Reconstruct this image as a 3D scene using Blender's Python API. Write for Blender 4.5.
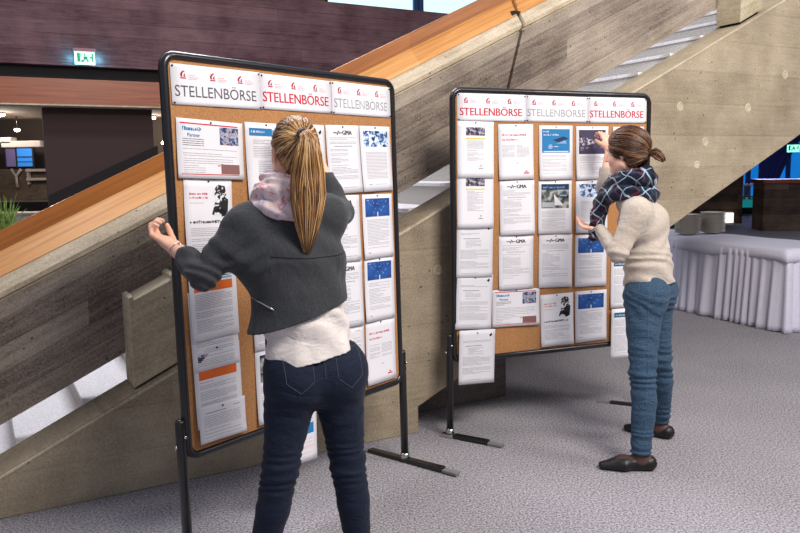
import bpy, math, random
import numpy as np
from mathutils import Vector, Matrix
random.seed(7); np.random.seed(7)
PI = math.pi
scn = bpy.context.scene
for o in list(bpy.data.objects): bpy.data.objects.remove(o)

# ------------------------------------------------------------------ camera
F_PX, PITCH, ROLL, CAM_H = 762.5, 0.12698, -0.0157, 1.46855
fw = Vector((0, math.cos(PITCH), -math.sin(PITCH)))
r0 = Vector((1, 0, 0)); u0 = r0.cross(fw)
rr = math.cos(ROLL)*r0 + math.sin(ROLL)*u0
uu = -math.sin(ROLL)*r0 + math.cos(ROLL)*u0
cd = bpy.data.cameras.new('camera'); cam = bpy.data.objects.new('camera', cd)
scn.collection.objects.link(cam)
cd.sensor_fit = 'HORIZONTAL'; cd.sensor_width = 36; cd.lens = F_PX*36/800
cd.clip_start = 0.05; cd.clip_end = 200
M = Matrix((rr, uu, -fw)).transposed().to_4x4(); M.translation = (0, 0, CAM_H)
cam.matrix_world = M
scn.camera = cam

# ------------------------------------------------------------------ world, lights, exposure
scn.view_settings.view_transform = 'Standard'; scn.view_settings.look = 'None'
scn.view_settings.gamma = 1.0; scn.view_settings.use_curve_mapping = False
scn.view_settings.exposure = 0.12
wd = bpy.data.worlds.new('world'); scn.world = wd; wd.use_nodes = True
bgn = wd.node_tree.nodes['Background']; bgn.inputs[0].default_value = (0.78, 0.83, 1.0, 1); bgn.inputs[1].default_value = 0.34
def area(name, loc, target, sx, sy, power, col):
    l = bpy.data.lights.new(name, 'AREA'); l.shape = 'RECTANGLE'; l.size = sx; l.size_y = sy
    l.energy = power; l.color = col
    o = bpy.data.objects.new(name, l); scn.collection.objects.link(o); o.location = loc
    o.rotation_euler = (Vector(target)-Vector(loc)).to_track_quat('-Z', 'Y').to_euler()
    return o
area('hall_ceiling_light', (2.3, 0.6, 4.6), (1.0, 4.2, 0.5), 2.0, 1.3, 250, (1.0, 0.94, 0.86))
area('stairwell_skylight', (-1.6, 6.2, 5.8), (-0.2, 4.6, 0.8), 2.6, 1.8, 230, (0.93, 0.93, 1.0))
area('right_ceiling_light', (4.6, 2.4, 4.4), (3.4, 6.2, 0.6), 1.4, 1.4, 110, (1.0, 0.95, 0.9))
area('gallery_light', (-3.0, 3.5, 4.6), (-1.4, 9.0, 2.9), 1.6, 1.0, 48, (1.0, 0.9, 0.88))
area('far_window_glow', (12.2, 25.2, 1.6), (9.0, 15.0, 0.3), 3.0, 1.6, 260, (0.42, 0.5, 1.0))

# ------------------------------------------------------------------ materials
def lin(c):
    return tuple((x/12.92 if x <= .04045 else ((x+.055)/1.055)**2.4) for x in [v/255. for v in c])
def mat(name, rgb, rough=.6, metal=0, spec=.5, emit=None, estr=0, coat=0):
    m = bpy.data.materials.new(name); m.use_nodes = True
    b = m.node_tree.nodes['Principled BSDF']
    b.inputs['Base Color'].default_value = (*lin(rgb), 1); b.inputs['Roughness'].default_value = rough
    b.inputs['Metallic'].default_value = metal; b.inputs['Specular IOR Level'].default_value = spec
    b.inputs['Coat Weight'].default_value = coat
    if emit: b.inputs['Emission Color'].default_value = (*lin(emit), 1); b.inputs['Emission Strength'].default_value = estr
    return m
class NT:
    def __init__(s, m): s.t = m.node_tree; s.b = s.t.nodes['Principled BSDF']
    def n(s, typ, **kw):
        nd = s.t.nodes.new(typ)
        for k, v in kw.items():
            if k.startswith('i_'):
                key = k[2:]; key = int(key) if key.isdigit() else key.replace('_', ' ')
                if isinstance(v, bpy.types.NodeSocket): s.t.links.new(v, nd.inputs[key])
                else: nd.inputs[key].default_value = v
            else: setattr(nd, k, v)
        return nd
    def link(s, a, b): s.t.links.new(a, b)
    def math(s, op, a, b=None, c=None):
        nd = s.t.nodes.new('ShaderNodeMath'); nd.operation = op
        for i, v in enumerate((a, b, c)):
            if v is None: continue
            if isinstance(v, (int, float)): nd.inputs[i].default_value = v
            else: s.t.links.new(v, nd.inputs[i])
        return nd.outputs[0]
    def ramp(s, fac, stops):
        nd = s.t.nodes.new('ShaderNodeValToRGB'); s.t.links.new(fac, nd.inputs[0])
        e = nd.color_ramp.elements
        while len(e) < len(stops): e.new(.5)
        for x, (p_, c) in zip(e, stops):
            x.position = p_; x.color = (*lin(c), 1)
        return nd.outputs[0]
    def mix(s, fac, a, b, mode='MIX'):
        nd = s.t.nodes.new('ShaderNodeMix'); nd.data_type = 'RGBA'; nd.blend_type = mode
        for i, v in ((0, fac), (6, a), (7, b)):
            if isinstance(v, bpy.types.NodeSocket): s.t.links.new(v, nd.inputs[i])
            elif isinstance(v, tuple): nd.inputs[i].default_value = (*v[:3], 1)
            else: nd.inputs[i].default_value = v
        return nd.outputs[2]
    def bump(s, h, strength=.3, dist=.01):
        nd = s.n('ShaderNodeBump', i_Strength=strength, i_Distance=dist, i_Height=h)
        s.link(nd.outputs[0], s.b.inputs['Normal'])

def concrete(name, c_lo, c_hi, slope=0.0, board=.11, offs=0., contrast=1., pits=1., line=.45, grain=1.):
    """board-marked concrete, boards running along local x tilted by slope"""
    m = mat(name, c_hi, .9, spec=.2); t = NT(m)
    co = t.n('ShaderNodeTexCoord').outputs['Object']
    sp = t.n('ShaderNodeSeparateXYZ', i_0=co)
    x, y, z = sp.outputs
    w = t.math('SUBTRACT', z, t.math('MULTIPLY', x, slope))
    w = t.math('ADD', w, offs)
    wb = t.math('DIVIDE', w, board)
    k = t.math('FLOOR', wb); fr = t.math('FRACT', wb)
    # long boards end at staggered joints
    joint = t.math('FLOOR', t.math('ADD', t.math('DIVIDE', x, 2.9), t.math('MULTIPLY', k, .37)))
    cv = t.n('ShaderNodeCombineXYZ', i_0=k, i_1=joint)
    wn = t.n('ShaderNodeTexWhiteNoise', i_0=cv.outputs[0]).outputs[0]
    # grain stretched along the board
    gx = t.n('ShaderNodeCombineXYZ', i_0=t.math('MULTIPLY', x, 2.2), i_1=t.math('MULTIPLY', w, 26.), i_2=t.math('MULTIPLY', y, 5.))
    g = t.n('ShaderNodeTexNoise', i_Vector=gx.outputs[0], i_Scale=1.6, i_Detail=5., i_Roughness=.65).outputs[0]
    bl = t.n('ShaderNodeTexNoise', i_Vector=co, i_Scale=2.6, i_Detail=6., i_Roughness=.6).outputs[0]
    fine = t.n('ShaderNodeTexNoise', i_Vector=co, i_Scale=95., i_Detail=3.).outputs[0]
    f = t.math('ADD', t.math('MULTIPLY', t.math('SUBTRACT', wn, .5), .55*contrast),
        t.math('ADD', t.math('MULTIPLY', t.math('SUBTRACT', g, .5), grain),
        t.math('ADD', t.math('MULTIPLY', t.math('SUBTRACT', bl, .5), 1.3), t.math('ADD', t.math('MULTIPLY', t.math('SUBTRACT', fine, .5), .9), .5))))
    col = t.ramp(f, [(0.05, c_lo), (.95, c_hi)])
    edge = t.math('LESS_THAN', fr, .035)
    col = t.mix(t.math('MULTIPLY', edge, line), col, (lin(c_lo)[0]*.5, lin(c_lo)[1]*.5, lin(c_lo)[2]*.5))
    vo = t.n('ShaderNodeTexVoronoi', i_Vector=co, i_Scale=17.)
    sel = t.n('ShaderNodeTexNoise', i_Vector=co, i_Scale=6.).outputs[0]
    pit = t.math('MULTIPLY', t.math('LESS_THAN', vo.outputs['Distance'], .1), t.math('GREATER_THAN', sel, .52))
    col = t.mix(t.math('MULTIPLY', pit, .7*pits), col, (.03, .026, .022))
    t.link(col, t.b.inputs['Base Color'])
    hgt = t.math('SUBTRACT', t.math('ADD', t.math('MULTIPLY', g, .5*grain), t.math('ADD', t.math('MULTIPLY', wn, .5), t.math('MULTIPLY', fine, .25))), t.math('ADD', t.math('MULTIPLY', pit, .8), t.math('MULTIPLY', edge, line)))
    t.bump(hgt, .55, .006)
    return m
def speckle(name, a, b, scale=150., rough=.95, bump=.4, big=.12, scale2=420.):
    m = mat(name, a, rough, spec=.1); t = NT(m)
    co = t.n('ShaderNodeTexCoord').outputs['Object']
    n1 = t.n('ShaderNodeTexNoise', i_Vector=co, i_Scale=scale, i_Detail=3., i_Roughness=.7).outputs[0]
    n2 = t.n('ShaderNodeTexNoise', i_Vector=co, i_Scale=scale2, i_Detail=1.).outputs[0]
    n3 = t.n('ShaderNodeTexNoise', i_Vector=co, i_Scale=1.3, i_Detail=4.).outputs[0]
    f = t.math('ADD', t.math('MULTIPLY', n1, 1.), t.math('MULTIPLY', t.math('SUBTRACT', n2, .5), .5))
    f = t.math('ADD', f, t.math('MULTIPLY', t.math('SUBTRACT', n3, .5), big*2))
    t.link(t.ramp(f, [(.33, a), (.67, b)]), t.b.inputs['Base Color'])
    t.bump(n1, bump, .004)
    return m
def wood(name, a, b, slope=0.0, rough=.35, scale=1.):
    m = mat(name, b, rough); t = NT(m)
    co = t.n('ShaderNodeTexCoord').outputs['Object']
    sp = t.n('ShaderNodeSeparateXYZ', i_0=co); x, y, z = sp.outputs
    w = t.math('SUBTRACT', z, t.math('MULTIPLY', x, slope))
    gx = t.n('ShaderNodeCombineXYZ', i_0=t.math('MULTIPLY', x, 1.2*scale), i_1=t.math('MULTIPLY', w, 30.*scale), i_2=t.math('MULTIPLY', y, 30.*scale))
    g = t.n('ShaderNodeTexNoise', i_Vector=gx.outputs[0], i_Scale=1.3, i_Detail=6., i_Roughness=.6, i_Distortion=.6).outputs[0]
    seg = t.math('FLOOR', t.math('DIVIDE', x, 1.15))
    wn = t.n('ShaderNodeTexWhiteNoise', i_0=t.n('ShaderNodeCombineXYZ', i_0=seg).outputs[0]).outputs[0]
    f = t.math('ADD', g, t.math('MULTIPLY', t.math('SUBTRACT', wn, .5), .22))
    t.link(t.ramp(f, [(.28, a), (.72, b)]), t.b.inputs['Base Color'])
    t.bump(g, .12, .003)
    return m
def cloth(name, a, b, scale=700., rough=.85, sheen=.2, bump=.25, big=9., wrinkle=.35, kx=1., kz=1.):
    m = mat(name, a, rough, spec=.25); t = NT(m)
    t.b.inputs['Sheen Weight'].default_value = sheen
    co = t.n('ShaderNodeTexCoord').outputs['Object']
    n1 = t.n('ShaderNodeTexNoise', i_Vector=co, i_Scale=scale, i_Detail=2.).outputs[0]
    n0 = t.n('ShaderNodeTexNoise', i_Vector=co, i_Scale=scale*.2, i_Detail=3.).outputs[0]
    mp = t.n('ShaderNodeMapping', i_Vector=co); mp.inputs['Scale'].default_value = (kx, kx, kz)
    n2 = t.n('ShaderNodeTexNoise', i_Vector=mp.outputs[0], i_Scale=big, i_Detail=3., i_Roughness=.55, i_Distortion=1.2).outputs[0]
    f = t.math('ADD', t.math('MULTIPLY', n1, .55), t.math('MULTIPLY', n0, .45))
    t.link(t.ramp(f, [(.35, a), (.65, b)]), t.b.inputs['Base Color'])
    t.bump(t.math('ADD', t.math('MULTIPLY', n2, wrinkle), t.math('MULTIPLY', n1, bump*.05)), .9, .02)
    return m

MT = {}
MT['flank'] = concrete('concrete_flank', (122, 108, 90), (190, 175, 152), 0.0, .21, .02, .3, 1., .15, .45)
MT['panel'] = concrete('concrete_panel', (96, 84, 78), (176, 163, 148), .474, .118, .03, .9)
MT['coping'] = concrete('concrete_coping', (150, 134, 112), (216, 202, 178), .474, .6, .0, .2, 1., 0.)
MT['block'] = concrete('concrete_block', (150, 136, 112), (212, 198, 172), 0.45, .6, .1, .1, 1., 0.)
MT['fascia'] = concrete('concrete_fascia', (66, 44, 50), (124, 96, 100), 0., .16, .0, .6, .3)
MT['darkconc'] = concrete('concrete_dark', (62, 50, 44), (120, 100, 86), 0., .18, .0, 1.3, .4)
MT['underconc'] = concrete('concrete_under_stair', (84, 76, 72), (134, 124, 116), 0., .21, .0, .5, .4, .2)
MT['vconc'] = concrete('concrete_parapet', (88, 76, 66), (160, 142, 126), 0., 3., .0, 1., .3)
MT['step'] = speckle('granite_tread_lit', (206, 204, 208), (250, 248, 248), 120., .8, .2, .03)  # pale stone, whitened further to paint in light caught on the nosing
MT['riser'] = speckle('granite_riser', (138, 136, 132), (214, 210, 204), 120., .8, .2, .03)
MT['carpet'] = speckle('carpet', (78, 77, 84), (194, 189, 195), 100., 1., .8, .05, 300.)
MT['woodlit'] = wood('rail_wood_lit', (184, 122, 62), (230, 172, 108), .474)  # rail wood painted lighter for the strongly lit sloping face
MT['woodshaded'] = wood('rail_wood_shaded', (132, 76, 28), (174, 108, 48), .474)  # same wood painted darker for the upright face in shade
MT['woodbeam'] = wood('beam_wood', (108, 44, 14), (158, 76, 32), 0.)
MT['black'] = mat('black_metal', (22, 21, 24), .32, 0, .5, coat=.3)
MT['matblack'] = mat('matte_black', (12, 11, 13), .8)
MT['chrome'] = mat('chrome', (200, 198, 192), .25, 1)
MT['footpad'] = mat('grey_pad', (120, 120, 118), .6)
MT['cork'] = speckle('cork', (156, 106, 66), (196, 146, 100), 260., .9, .25, .12)
MT['back'] = mat('board_back', (120, 112, 104), .8)
MT['paper'] = mat('paper', (232, 230, 236), .75, spec=.2)
MT['ink'] = mat('ink_grey', (158, 158, 164), .9, spec=0)
MT['inkd'] = mat('ink_dark', (40, 40, 46), .9, spec=0)
MT['inkm'] = mat('ink_mid', (112, 112, 120), .9, spec=0)
MT['red'] = mat('print_red', (205, 38, 60), .8, spec=0)
MT['dred'] = mat('print_dark_red', (176, 30, 48), .8, spec=0)
MT['pink'] = mat('print_pink', (236, 168, 178), .8, spec=0)
MT['tgrey'] = mat('print_title_grey', (104, 104, 110), .8, spec=0)
MT['lgrey'] = mat('print_light_grey', (176, 178, 184), .8, spec=0)
MT['blue'] = mat('print_blue', (28, 120, 178), .7)
MT['orange'] = mat('print_orange', (226, 104, 30), .7)
MT['yellow'] = mat('print_yellow', (224, 210, 60), .7)
MT['navy'] = mat('print_navy', (26, 44, 84), .7)
MT['teal'] = mat('print_teal', (20, 96, 130), .7)
MT['violet'] = mat('print_violet', (64, 56, 84), .7)
MT['brownpic'] = mat('print_brown', (132, 92, 88), .7)
MT['lblue'] = mat('print_light_blue', (120, 168, 214), .7)
MT['pin'] = mat('pin_black', (20, 20, 24), .3)
MT['linen'] = cloth('white_linen_bluelit', (204, 202, 222), (226, 224, 240), 500., .8, .1, .1, 3., .12)  # lavender tint paints the blue window light into white cloth
MT['plate'] = mat('plate_ceramic', (232, 224, 210), .3, coat=.4)
def picmat(name, stops, scale, detail=2., vor=False, dist=0.):
    m = mat(name, stops[0][1], .7); t = NT(m)
    co = t.n('ShaderNodeTexCoord').outputs['Object']
    if vor: f = t.n('ShaderNodeTexVoronoi', i_Vector=co, i_Scale=scale).outputs['Distance']
    else: f = t.n('ShaderNodeTexNoise', i_Vector=co, i_Scale=scale, i_Detail=detail, i_Distortion=dist).outputs[0]
    nd = t.ramp(f, stops); t.link(nd, t.b.inputs['Base Color'])
    return m
MT['bubbles'] = picmat('picture_bubbles', [(.0, (190, 215, 240)), (.22, (150, 185, 225)), (.3, (24, 70, 150)), (1., (14, 40, 110))], 46., vor=True)
MT['bluesheet'] = picmat('picture_deep_blue', [(.3, (14, 50, 122)), (.7, (34, 96, 176))], 14.)
MT['crystal'] = picmat('picture_crystals', [(.40, (22, 38, 84)), (.46, (96, 136, 196)), (.54, (190, 212, 240)), (.6, (226, 234, 246))], 42., 1., dist=1.)
MT['sketch'] = picmat('picture_sketch', [(.44, (16, 16, 18)), (.5, (30, 30, 32)), (.53, (216, 216, 222)), (.7, (232, 230, 236))], 34., 2., dist=1.5)
MT['photo'] = picmat('picture_photo', [(.3, (24, 26, 40)), (.45, (60, 84, 140)), (.55, (190, 188, 200)), (.7, (100, 44, 48))], 60., 2., dist=1.)
MT['cars'] = picmat('picture_cars', [(.38, (20, 18, 24)), (.5, (88, 80, 104)), (.62, (196, 190, 204))], 60., 2., dist=.6)
MT['greypic'] = picmat('picture_grey', [(.35, (30, 34, 38)), (.5, (84, 90, 92)), (.62, (176, 178, 172))], 26., 1.)

# ------------------------------------------------------------------ object helpers
COL = scn.collection
def tag(o, label=None, cat=None, group=None, kind=None):
    if label: o['label'] = label
    if cat: o['category'] = cat
    if group: o['group'] = group
    if kind: o['kind'] = kind
    return o
def empty(name, loc=(0, 0, 0), rz=0., **kw):
    o = bpy.data.objects.new(name, None); COL.objects.link(o)
    o.empty_display_size = .1; o.location = loc; o.rotation_euler = (0, 0, rz)
    return tag(o, **kw)
class MB:
    def __init__(s): s.v = []; s.f = []; s.m = []; s.mats = []; s.sm = []
    def mi(s, m):
        if m is None: return 0
        if m not in s.mats: s.mats.append(m)
        return s.mats.index(m)
    def add(s, vs, fs, m=None, smooth=False):
        k = len(s.v); s.v.extend([tuple(map(float, v)) for v in vs]); i = s.mi(m)
        for f in fs: s.f.append([k+int(j) for j in f]); s.m.append(i); s.sm.append(smooth)
    def box(s, lo, hi, m=None):
        (a, b, c), (d, e, f) = lo, hi
        s.add([(a,b,c),(d,b,c),(d,e,c),(a,e,c),(a,b,f),(d,b,f),(d,e,f),(a,e,f)],
              [(0,3,2,1),(4,5,6,7),(0,1,5,4),(1,2,6,5),(2,3,7,6),(3,0,4,7)], m)
    def prism(s, poly, axis, a, b, m=None):
        """poly: 2D points; axis 'x': poly in (y,z), 'y': (x,z), 'z': (x,y)"""
        def P(p_, t):
            return {'x': (t, p_[0], p_[1]), 'y': (p_[0], t, p_[1]), 'z': (p_[0], p_[1], t)}[axis]
        n = len(poly); vs = [P(q, a) for q in poly]+[P(q, b) for q in poly]
        s.add(vs, [tuple(range(n)), tuple(range(2*n-1, n-1, -1))]+[(i, i+n, (i+1) % n+n, (i+1) % n) for i in range(n)], m)
    def tube(s, pts, r, n=8, m=None, smooth=True, cap=True, flat=None):
        pts = [Vector(q) for q in pts]; R = r if isinstance(r, (list, tuple, np.ndarray)) else [r]*len(pts)
        vs = []; up = None
        for i, q in enumerate(pts):
            t = (pts[min(i+1, len(pts)-1)]-pts[max(i-1, 0)]).normalized()
            if up is None: up = Vector((0, 0, 1)) if abs(t.z) < .9 else Vector((1, 0, 0))
            if flat is not None: up = Vector(flat)
            a = t.cross(up).normalized(); up = a.cross(t).normalized()
            for k in range(n):
                th = 2*PI*k/n+PI/n; vs.append(q+(a*math.cos(th)+up*math.sin(th)*(1 if flat is None else .45))*R[i])
        fs = []
        for i in range(len(pts)-1):
            for k in range(n): fs.append((i*n+k, i*n+(k+1) % n, (i+1)*n+(k+1) % n, (i+1)*n+k))
        if cap: fs += [tuple(range(n))[::-1], tuple((len(pts)-1)*n+k for k in range(n))]
        s.add(vs, fs, m, smooth)
    def lathe(s, prof, n=24, m=None, c=(0, 0, 0), smooth=True):
        vs = []; fs = []
        for (r, z) in prof:
            for k in range(n): vs.append((c[0]+r*math.cos(2*PI*k/n), c[1]+r*math.sin(2*PI*k/n), c[2]+z))
        for i in range(len(prof)-1):
            for k in range(n): fs.append((i*n+k, i*n+(k+1) % n, (i+1)*n+(k+1) % n, (i+1)*n+k))
        s.add(vs, fs, m, smooth)
    def build(s, name, m=None, parent=None, bevel=0, **kw):
        me = bpy.data.meshes.new(name)
        me.from_pydata(s.v, [], s.f)
        for q in (s.mats or ([m] if m else [])): me.materials.append(MT[q] if isinstance(q, str) else q)
        if s.mats: me.polygons.foreach_set('material_index', s.m)
        me.polygons.foreach_set('use_smooth', s.sm)
        me.update()
        o = bpy.data.objects.new(name, me); COL.objects.link(o)
        if parent: o.parent = parent
        if bevel:
            b = o.modifiers.new('bevel', 'BEVEL'); b.width = bevel; b.segments = 2; b.limit_method = 'ANGLE'; b.angle_limit = .6
        return tag(o, **kw)

# ------------------------------------------------------------------ setting: stair frame (x along the stair, y away from the camera, z up)
A0 = Vector((-1.738, 3.12, 0)); ANG = math.radians(28.948)
def place(o): o.location = A0; o.rotation_euler = (0, 0, ANG); return o
def SW(s, t, z=0): # stair frame -> world
    c, n = math.cos(ANG), math.sin(ANG); return Vector((A0.x+s*c-t*n, A0.y+s*n+t*c, z))
K = .474
fl = MB(); fl.box((-16, -4, -.1), (26, 34, 0)); fl.build('floor', 'carpet', kind='structure')

S_END = 8.0
def sl(s, c): return K*s+c
fk = MB()
fk.prism([(-.42, 0), (2.09, 0), (2.09, .149), (S_END, .462*S_END-.818), (S_END, sl(S_END, .168)), (-.42, 0)][:-1], 'y', 0, .25)
flank = place(fk.build('wall_stair_flank', 'flank', kind='structure', bevel=.006))
# coping: the flank's lighter top edge
cp = MB()
for a, b in ((-.40, S_END),):
    cp.prism([(a, sl(a, .168)), (b, sl(b, .168)), (b, sl(b, .185)), (a, sl(a, .185))], 'y', -.006, .25)
place(cp.build('trim_stair_coping', 'coping', kind='structure', bevel=.005))
# wall under the flight, set back from the flank
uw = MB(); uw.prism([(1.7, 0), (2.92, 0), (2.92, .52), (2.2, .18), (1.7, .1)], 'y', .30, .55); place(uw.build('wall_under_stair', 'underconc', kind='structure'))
# far flank
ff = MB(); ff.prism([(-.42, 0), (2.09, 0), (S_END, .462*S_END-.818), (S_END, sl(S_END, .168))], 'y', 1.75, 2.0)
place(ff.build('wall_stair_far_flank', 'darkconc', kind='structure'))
so = MB(); so.prism([(2.0, .02), (S_END, .462*S_END-.86), (S_END, .462*S_END-.72), (2.0, .14)], 'y', .252, 1.748)
place(so.build('trim_stair_soffit', 'flank', kind='structure'))
# the steps
RUN = .3; RISE = RUN*K
for i in range(-1, 27):
    s0 = .10+RUN*i; zt = sl(s0, .197)
    e = empty('stair_step', kind='structure'); place(e)
    a = MB(); a.box((s0-.012, .252, zt-.022), (s0+RUN+.005, 1.748, zt)); a.build('tread', 'step', e, bevel=.004)
    a = MB(); a.box((s0, .252, max(zt-RISE, 0)), (s0+.03, 1.748, zt-.0225)); a.build('riser', 'riser', e)
# tie holes in the flank
for (s, z, r) in ((4.112, 1.846, .024), (4.796, 1.856, .024), (4.365, 1.619, .024), (2.227, .91, .022), (5.188, 2.1, .024), (4.294, 1.465, .022), (3.9, 1.12, .02), (.9, .2, .012)):
    a = MB()
    vs = []; n = 16
    for rr_, y in ((r*1.35, -.0005), (r, -.004), (r*.75, -.0012), (0.001, -.0012)):
        for k in range(n): vs.append((s+rr_*math.cos(2*PI*k/n), y, z+rr_*math.sin(2*PI*k/n)))
    a.add(vs, [(j*n+k, j*n+(k+1) % n, (j+1)*n+(k+1) % n, (j+1)*n+k) for j in range(3) for k in range(n)], None, False)
    a.build('tie_hole', 'coping', flank)
# blocks that carry the balustrade
def block(s0, s1, label):
    e = empty('concrete_bracket', label=label, cat='concrete bracket', group='brackets carrying the balustrade')
    place(e)
    b = MB(); b.prism([(s0, sl(s0, .205)), (s1, sl(s1, .205)), (s1, sl(s1, .607)), (s0, sl(s0, .607))], 'y', .018, .218)
    b.build('body', 'block', e, bevel=.005)
    for (a, c) in ((s0, s0+.02), (s1-.022, s1)):
        b = MB(); b.prism([(a, sl(a, .6)), (c, sl(c, .6)), (c, sl(c, .628)), (a, sl(a, .628))], 'y', .019, .216); b.build('lip', 'block', e, bevel=.003)
    b = MB(); b.prism([(s0+.02, sl(s0+.02, .186)), (s1-.02, sl(s1-.02, .186)), (s1-.02, sl(s1-.02, .204)), (s0+.02, sl(s0+.02, .204))], 'y', .04, .2)
    b.build('shadow_gap', 'matblack', e)  # black strip painted in as the shadow gap under the block
block(.586, .80, 'small beige concrete bracket on the stair flank left of the nearer pinboard')
block(4.703, 4.93, 'concrete bracket high on the stair flank near the top right corner')
# balustrade panels and their wooden rail
def balus(s0, s1, dx0, dx1, label):
    """dx: how far the end leans along the slope from bottom to top"""
    e = empty('balustrade_panel', label=label, cat='balustrade'); place(e)
    def X(s, z, dx): return s+dx*(z-.333)/.6
    prof = [(.222, .333), (.222, .876), (.400, .876), (.40, .333)]
    b = MB(); n = len(prof); vs = []
    for (s, dx) in ((s0, dx0), (s1, dx1)):
        for (y, z) in prof:
            x = X(s, z, dx); vs.append((x, y, sl(x, z)))
    b.add(vs, [tuple(range(n)), tuple(range(2*n-1, n-1, -1))]+[(i, i+n, (i+1) % n+n, (i+1) % n) for i in range(n)])
    b.build('concrete_slab', 'panel', e)
    b = MB(); pr = [(.232, .8762), (.232, .888), (.218, .892), (.218, .915), (.289, .972), (.40, .972), (.40, .8762)]; n = len(pr); vs = []
    for (s, dx) in ((s0, dx0), (s1, dx1)):
        for (y, z) in pr:
            x = X(s, z, dx); vs.append((x, y, sl(x, z)))
    b.add(vs, [tuple(range(n)), tuple(range(2*n-1, n-1, -1))]+[(i, i+n, (i+1) % n+n, (i+1) % n) for i in range(n)])
    b.build('top_band', 'coping', e)
    b = MB(); pr = [(.2895, .9735), (.405, 1.079), (.405, .9735)]
    vs = []; n = 3
    for (s, dx) in ((s0, dx0), (s1, dx1)):
        for (y, z) in pr:
            x = X(s, z, dx); vs.append((x, y, sl(x, z)))
    b.add(vs, [(0, 1, 2), (5, 4, 3)]+[(i, i+n, (i+1) % n+n, (i+1) % n) for i in range(n)])
    b.build('handrail', 'woodlit', e, bevel=.004)
    return e
balus(-1.6, 2.775, 0, .205, 'left concrete balustrade slab with oak rail sloping behind the nearer pinboard')
balus(2.800, S_END, .205, 0, 'right concrete balustrade slab beyond the dark joint above the farther pinboard')
b = MB(); b.prism([(-1.6, sl(-1.6, 1.0)), (S_END, sl(S_END, 1.0)), (S_END, sl(S_END, 1.166)), (-1.6, sl(-1.6, 1.166))], 'y', .408, .432)
place(b.build('backing_rail', 'woodshaded', bevel=.003, label='oak board in painted shade tone standing behind the lit toned stair handrail', cat='handrail'))
b = MB(); b.prism([(2.76, 1.66), (2.82, 1.66), (3.05, 2.42), (2.97, 2.42)], 'y', .30, .38)
place(b.build('trim_joint_filler', 'matblack', kind='structure'))
MT['shadowtone'] = mat('brown_panel_shadow', (26, 19, 20), .9)  # shade put into the colour, for the sloping sheet below
MT['brownwall'] = mat('brown_panel', (62, 44, 44), .85)
b = MB(); b.prism([(-.42, .0), (S_END, sl(S_END, .168)), (S_END, sl(S_END, .24)), (-.42, .07)], 'y', 2.0, 2.12)
place(b.build('trim_far_edge', 'coping', kind='structure'))
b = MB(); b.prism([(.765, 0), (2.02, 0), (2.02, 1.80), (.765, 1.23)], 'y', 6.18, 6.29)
place(b.build('wall_shadow_slope', 'shadowtone', kind='structure'))  # sheet shaped and coloured as the diagonal shadow on the brown partition

# gallery edge behind: fascia, dark slot, wood beam
b = MB(); b.box((-14, 6.0, 2.695), (16, 6.3, 3.68)); place(b.build('wall_gallery_fascia', 'fascia', kind='structure'))
b = MB(); b.box((-14, 6.12, 2.54), (16, 6.3, 2.695)); place(b.build('trim_slot', 'matblack', kind='structure'))
b = MB(); b.box((-14, 6.0, 2.262), (16, 6.25, 2.545)); place(b.build('trim_wood_beam', 'woodbeam', kind='structure'))
b = MB(); b.box((-14, 5.99, 2.243), (16, 6.25, 2.26)); place(b.build('trim_beam_edge', 'coping', kind='structure'))
MT['slabceil'] = mat('dark_ceiling', (92, 76, 66), .9)
b = MB(); b.box((-14, 6.3, 2.72), (24, 30, 2.9)); place(b.build('ceiling', 'slabceil', kind='structure'))
b = MB(); b.box((.763, 6.3, 0), (2.0, 6.42, 2.27)); place(b.build('wall_brown_partition', 'brownwall', kind='structure'))
b = MB(); b.box((2.6, 6.3, 0), (7.6, 6.42, 2.27)); place(b.build('wall_brown_screen', 'brownwall', kind='structure'))
# windows above the fascia
MT['skyglass'] = mat('window_sky', (170, 225, 240), .2, emit=(206, 236, 246), estr=.95)
MT['blueframe'] = mat('window_frame_blue', (24, 52, 104), .4)
w = empty('window_1', kind='structure'); place(w)
b = MB(); b.box((4.36, 6.22, 3.71), (5.70, 6.24, 5.0)); b.build('pane', 'skyglass', w)
b = MB(); b.box((5.86, 6.22, 3.71), (9.5, 6.24, 5.0)); b.build('pane', 'skyglass', w)
b = MB(); b.box((5.70, 6.18, 3.68), (5.76, 6.26, 5.0)); b.box((5.79, 6.18, 3.68), (5.86, 6.26, 5.0)); b.build('mullion', 'blueframe', w)
b = MB(); b.box((4.30, 6.18, 3.68), (4.36, 6.26, 5.0)); b.box((4.36, 6.18, 3.68), (9.5, 6.26, 3.71)); b.build('window_frame', 'matblack', w)
b = MB(); b.box((-14, 6.14, 3.68), (4.30, 6.3, 5.0)); place(b.build('wall_above_fascia', 'darkconc', kind='structure'))
b = MB(); b.box((-14, 6.14, 5.0), (16, 6.3, 6.0)); place(b.build('wall_above_windows', 'darkconc', kind='structure'))
# far walls
MT['farwall'] = mat('far_wall', (52, 42, 38), .9)
b = MB(); b.box((-16, 30, 0), (26, 30.2, 6.)); b.build('wall_back', 'farwall', kind='structure')
b = MB(); b.box((22, -4, 0), (22.2, 30, 6.)); b.build('wall_right', 'darkconc', kind='structure')

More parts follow.
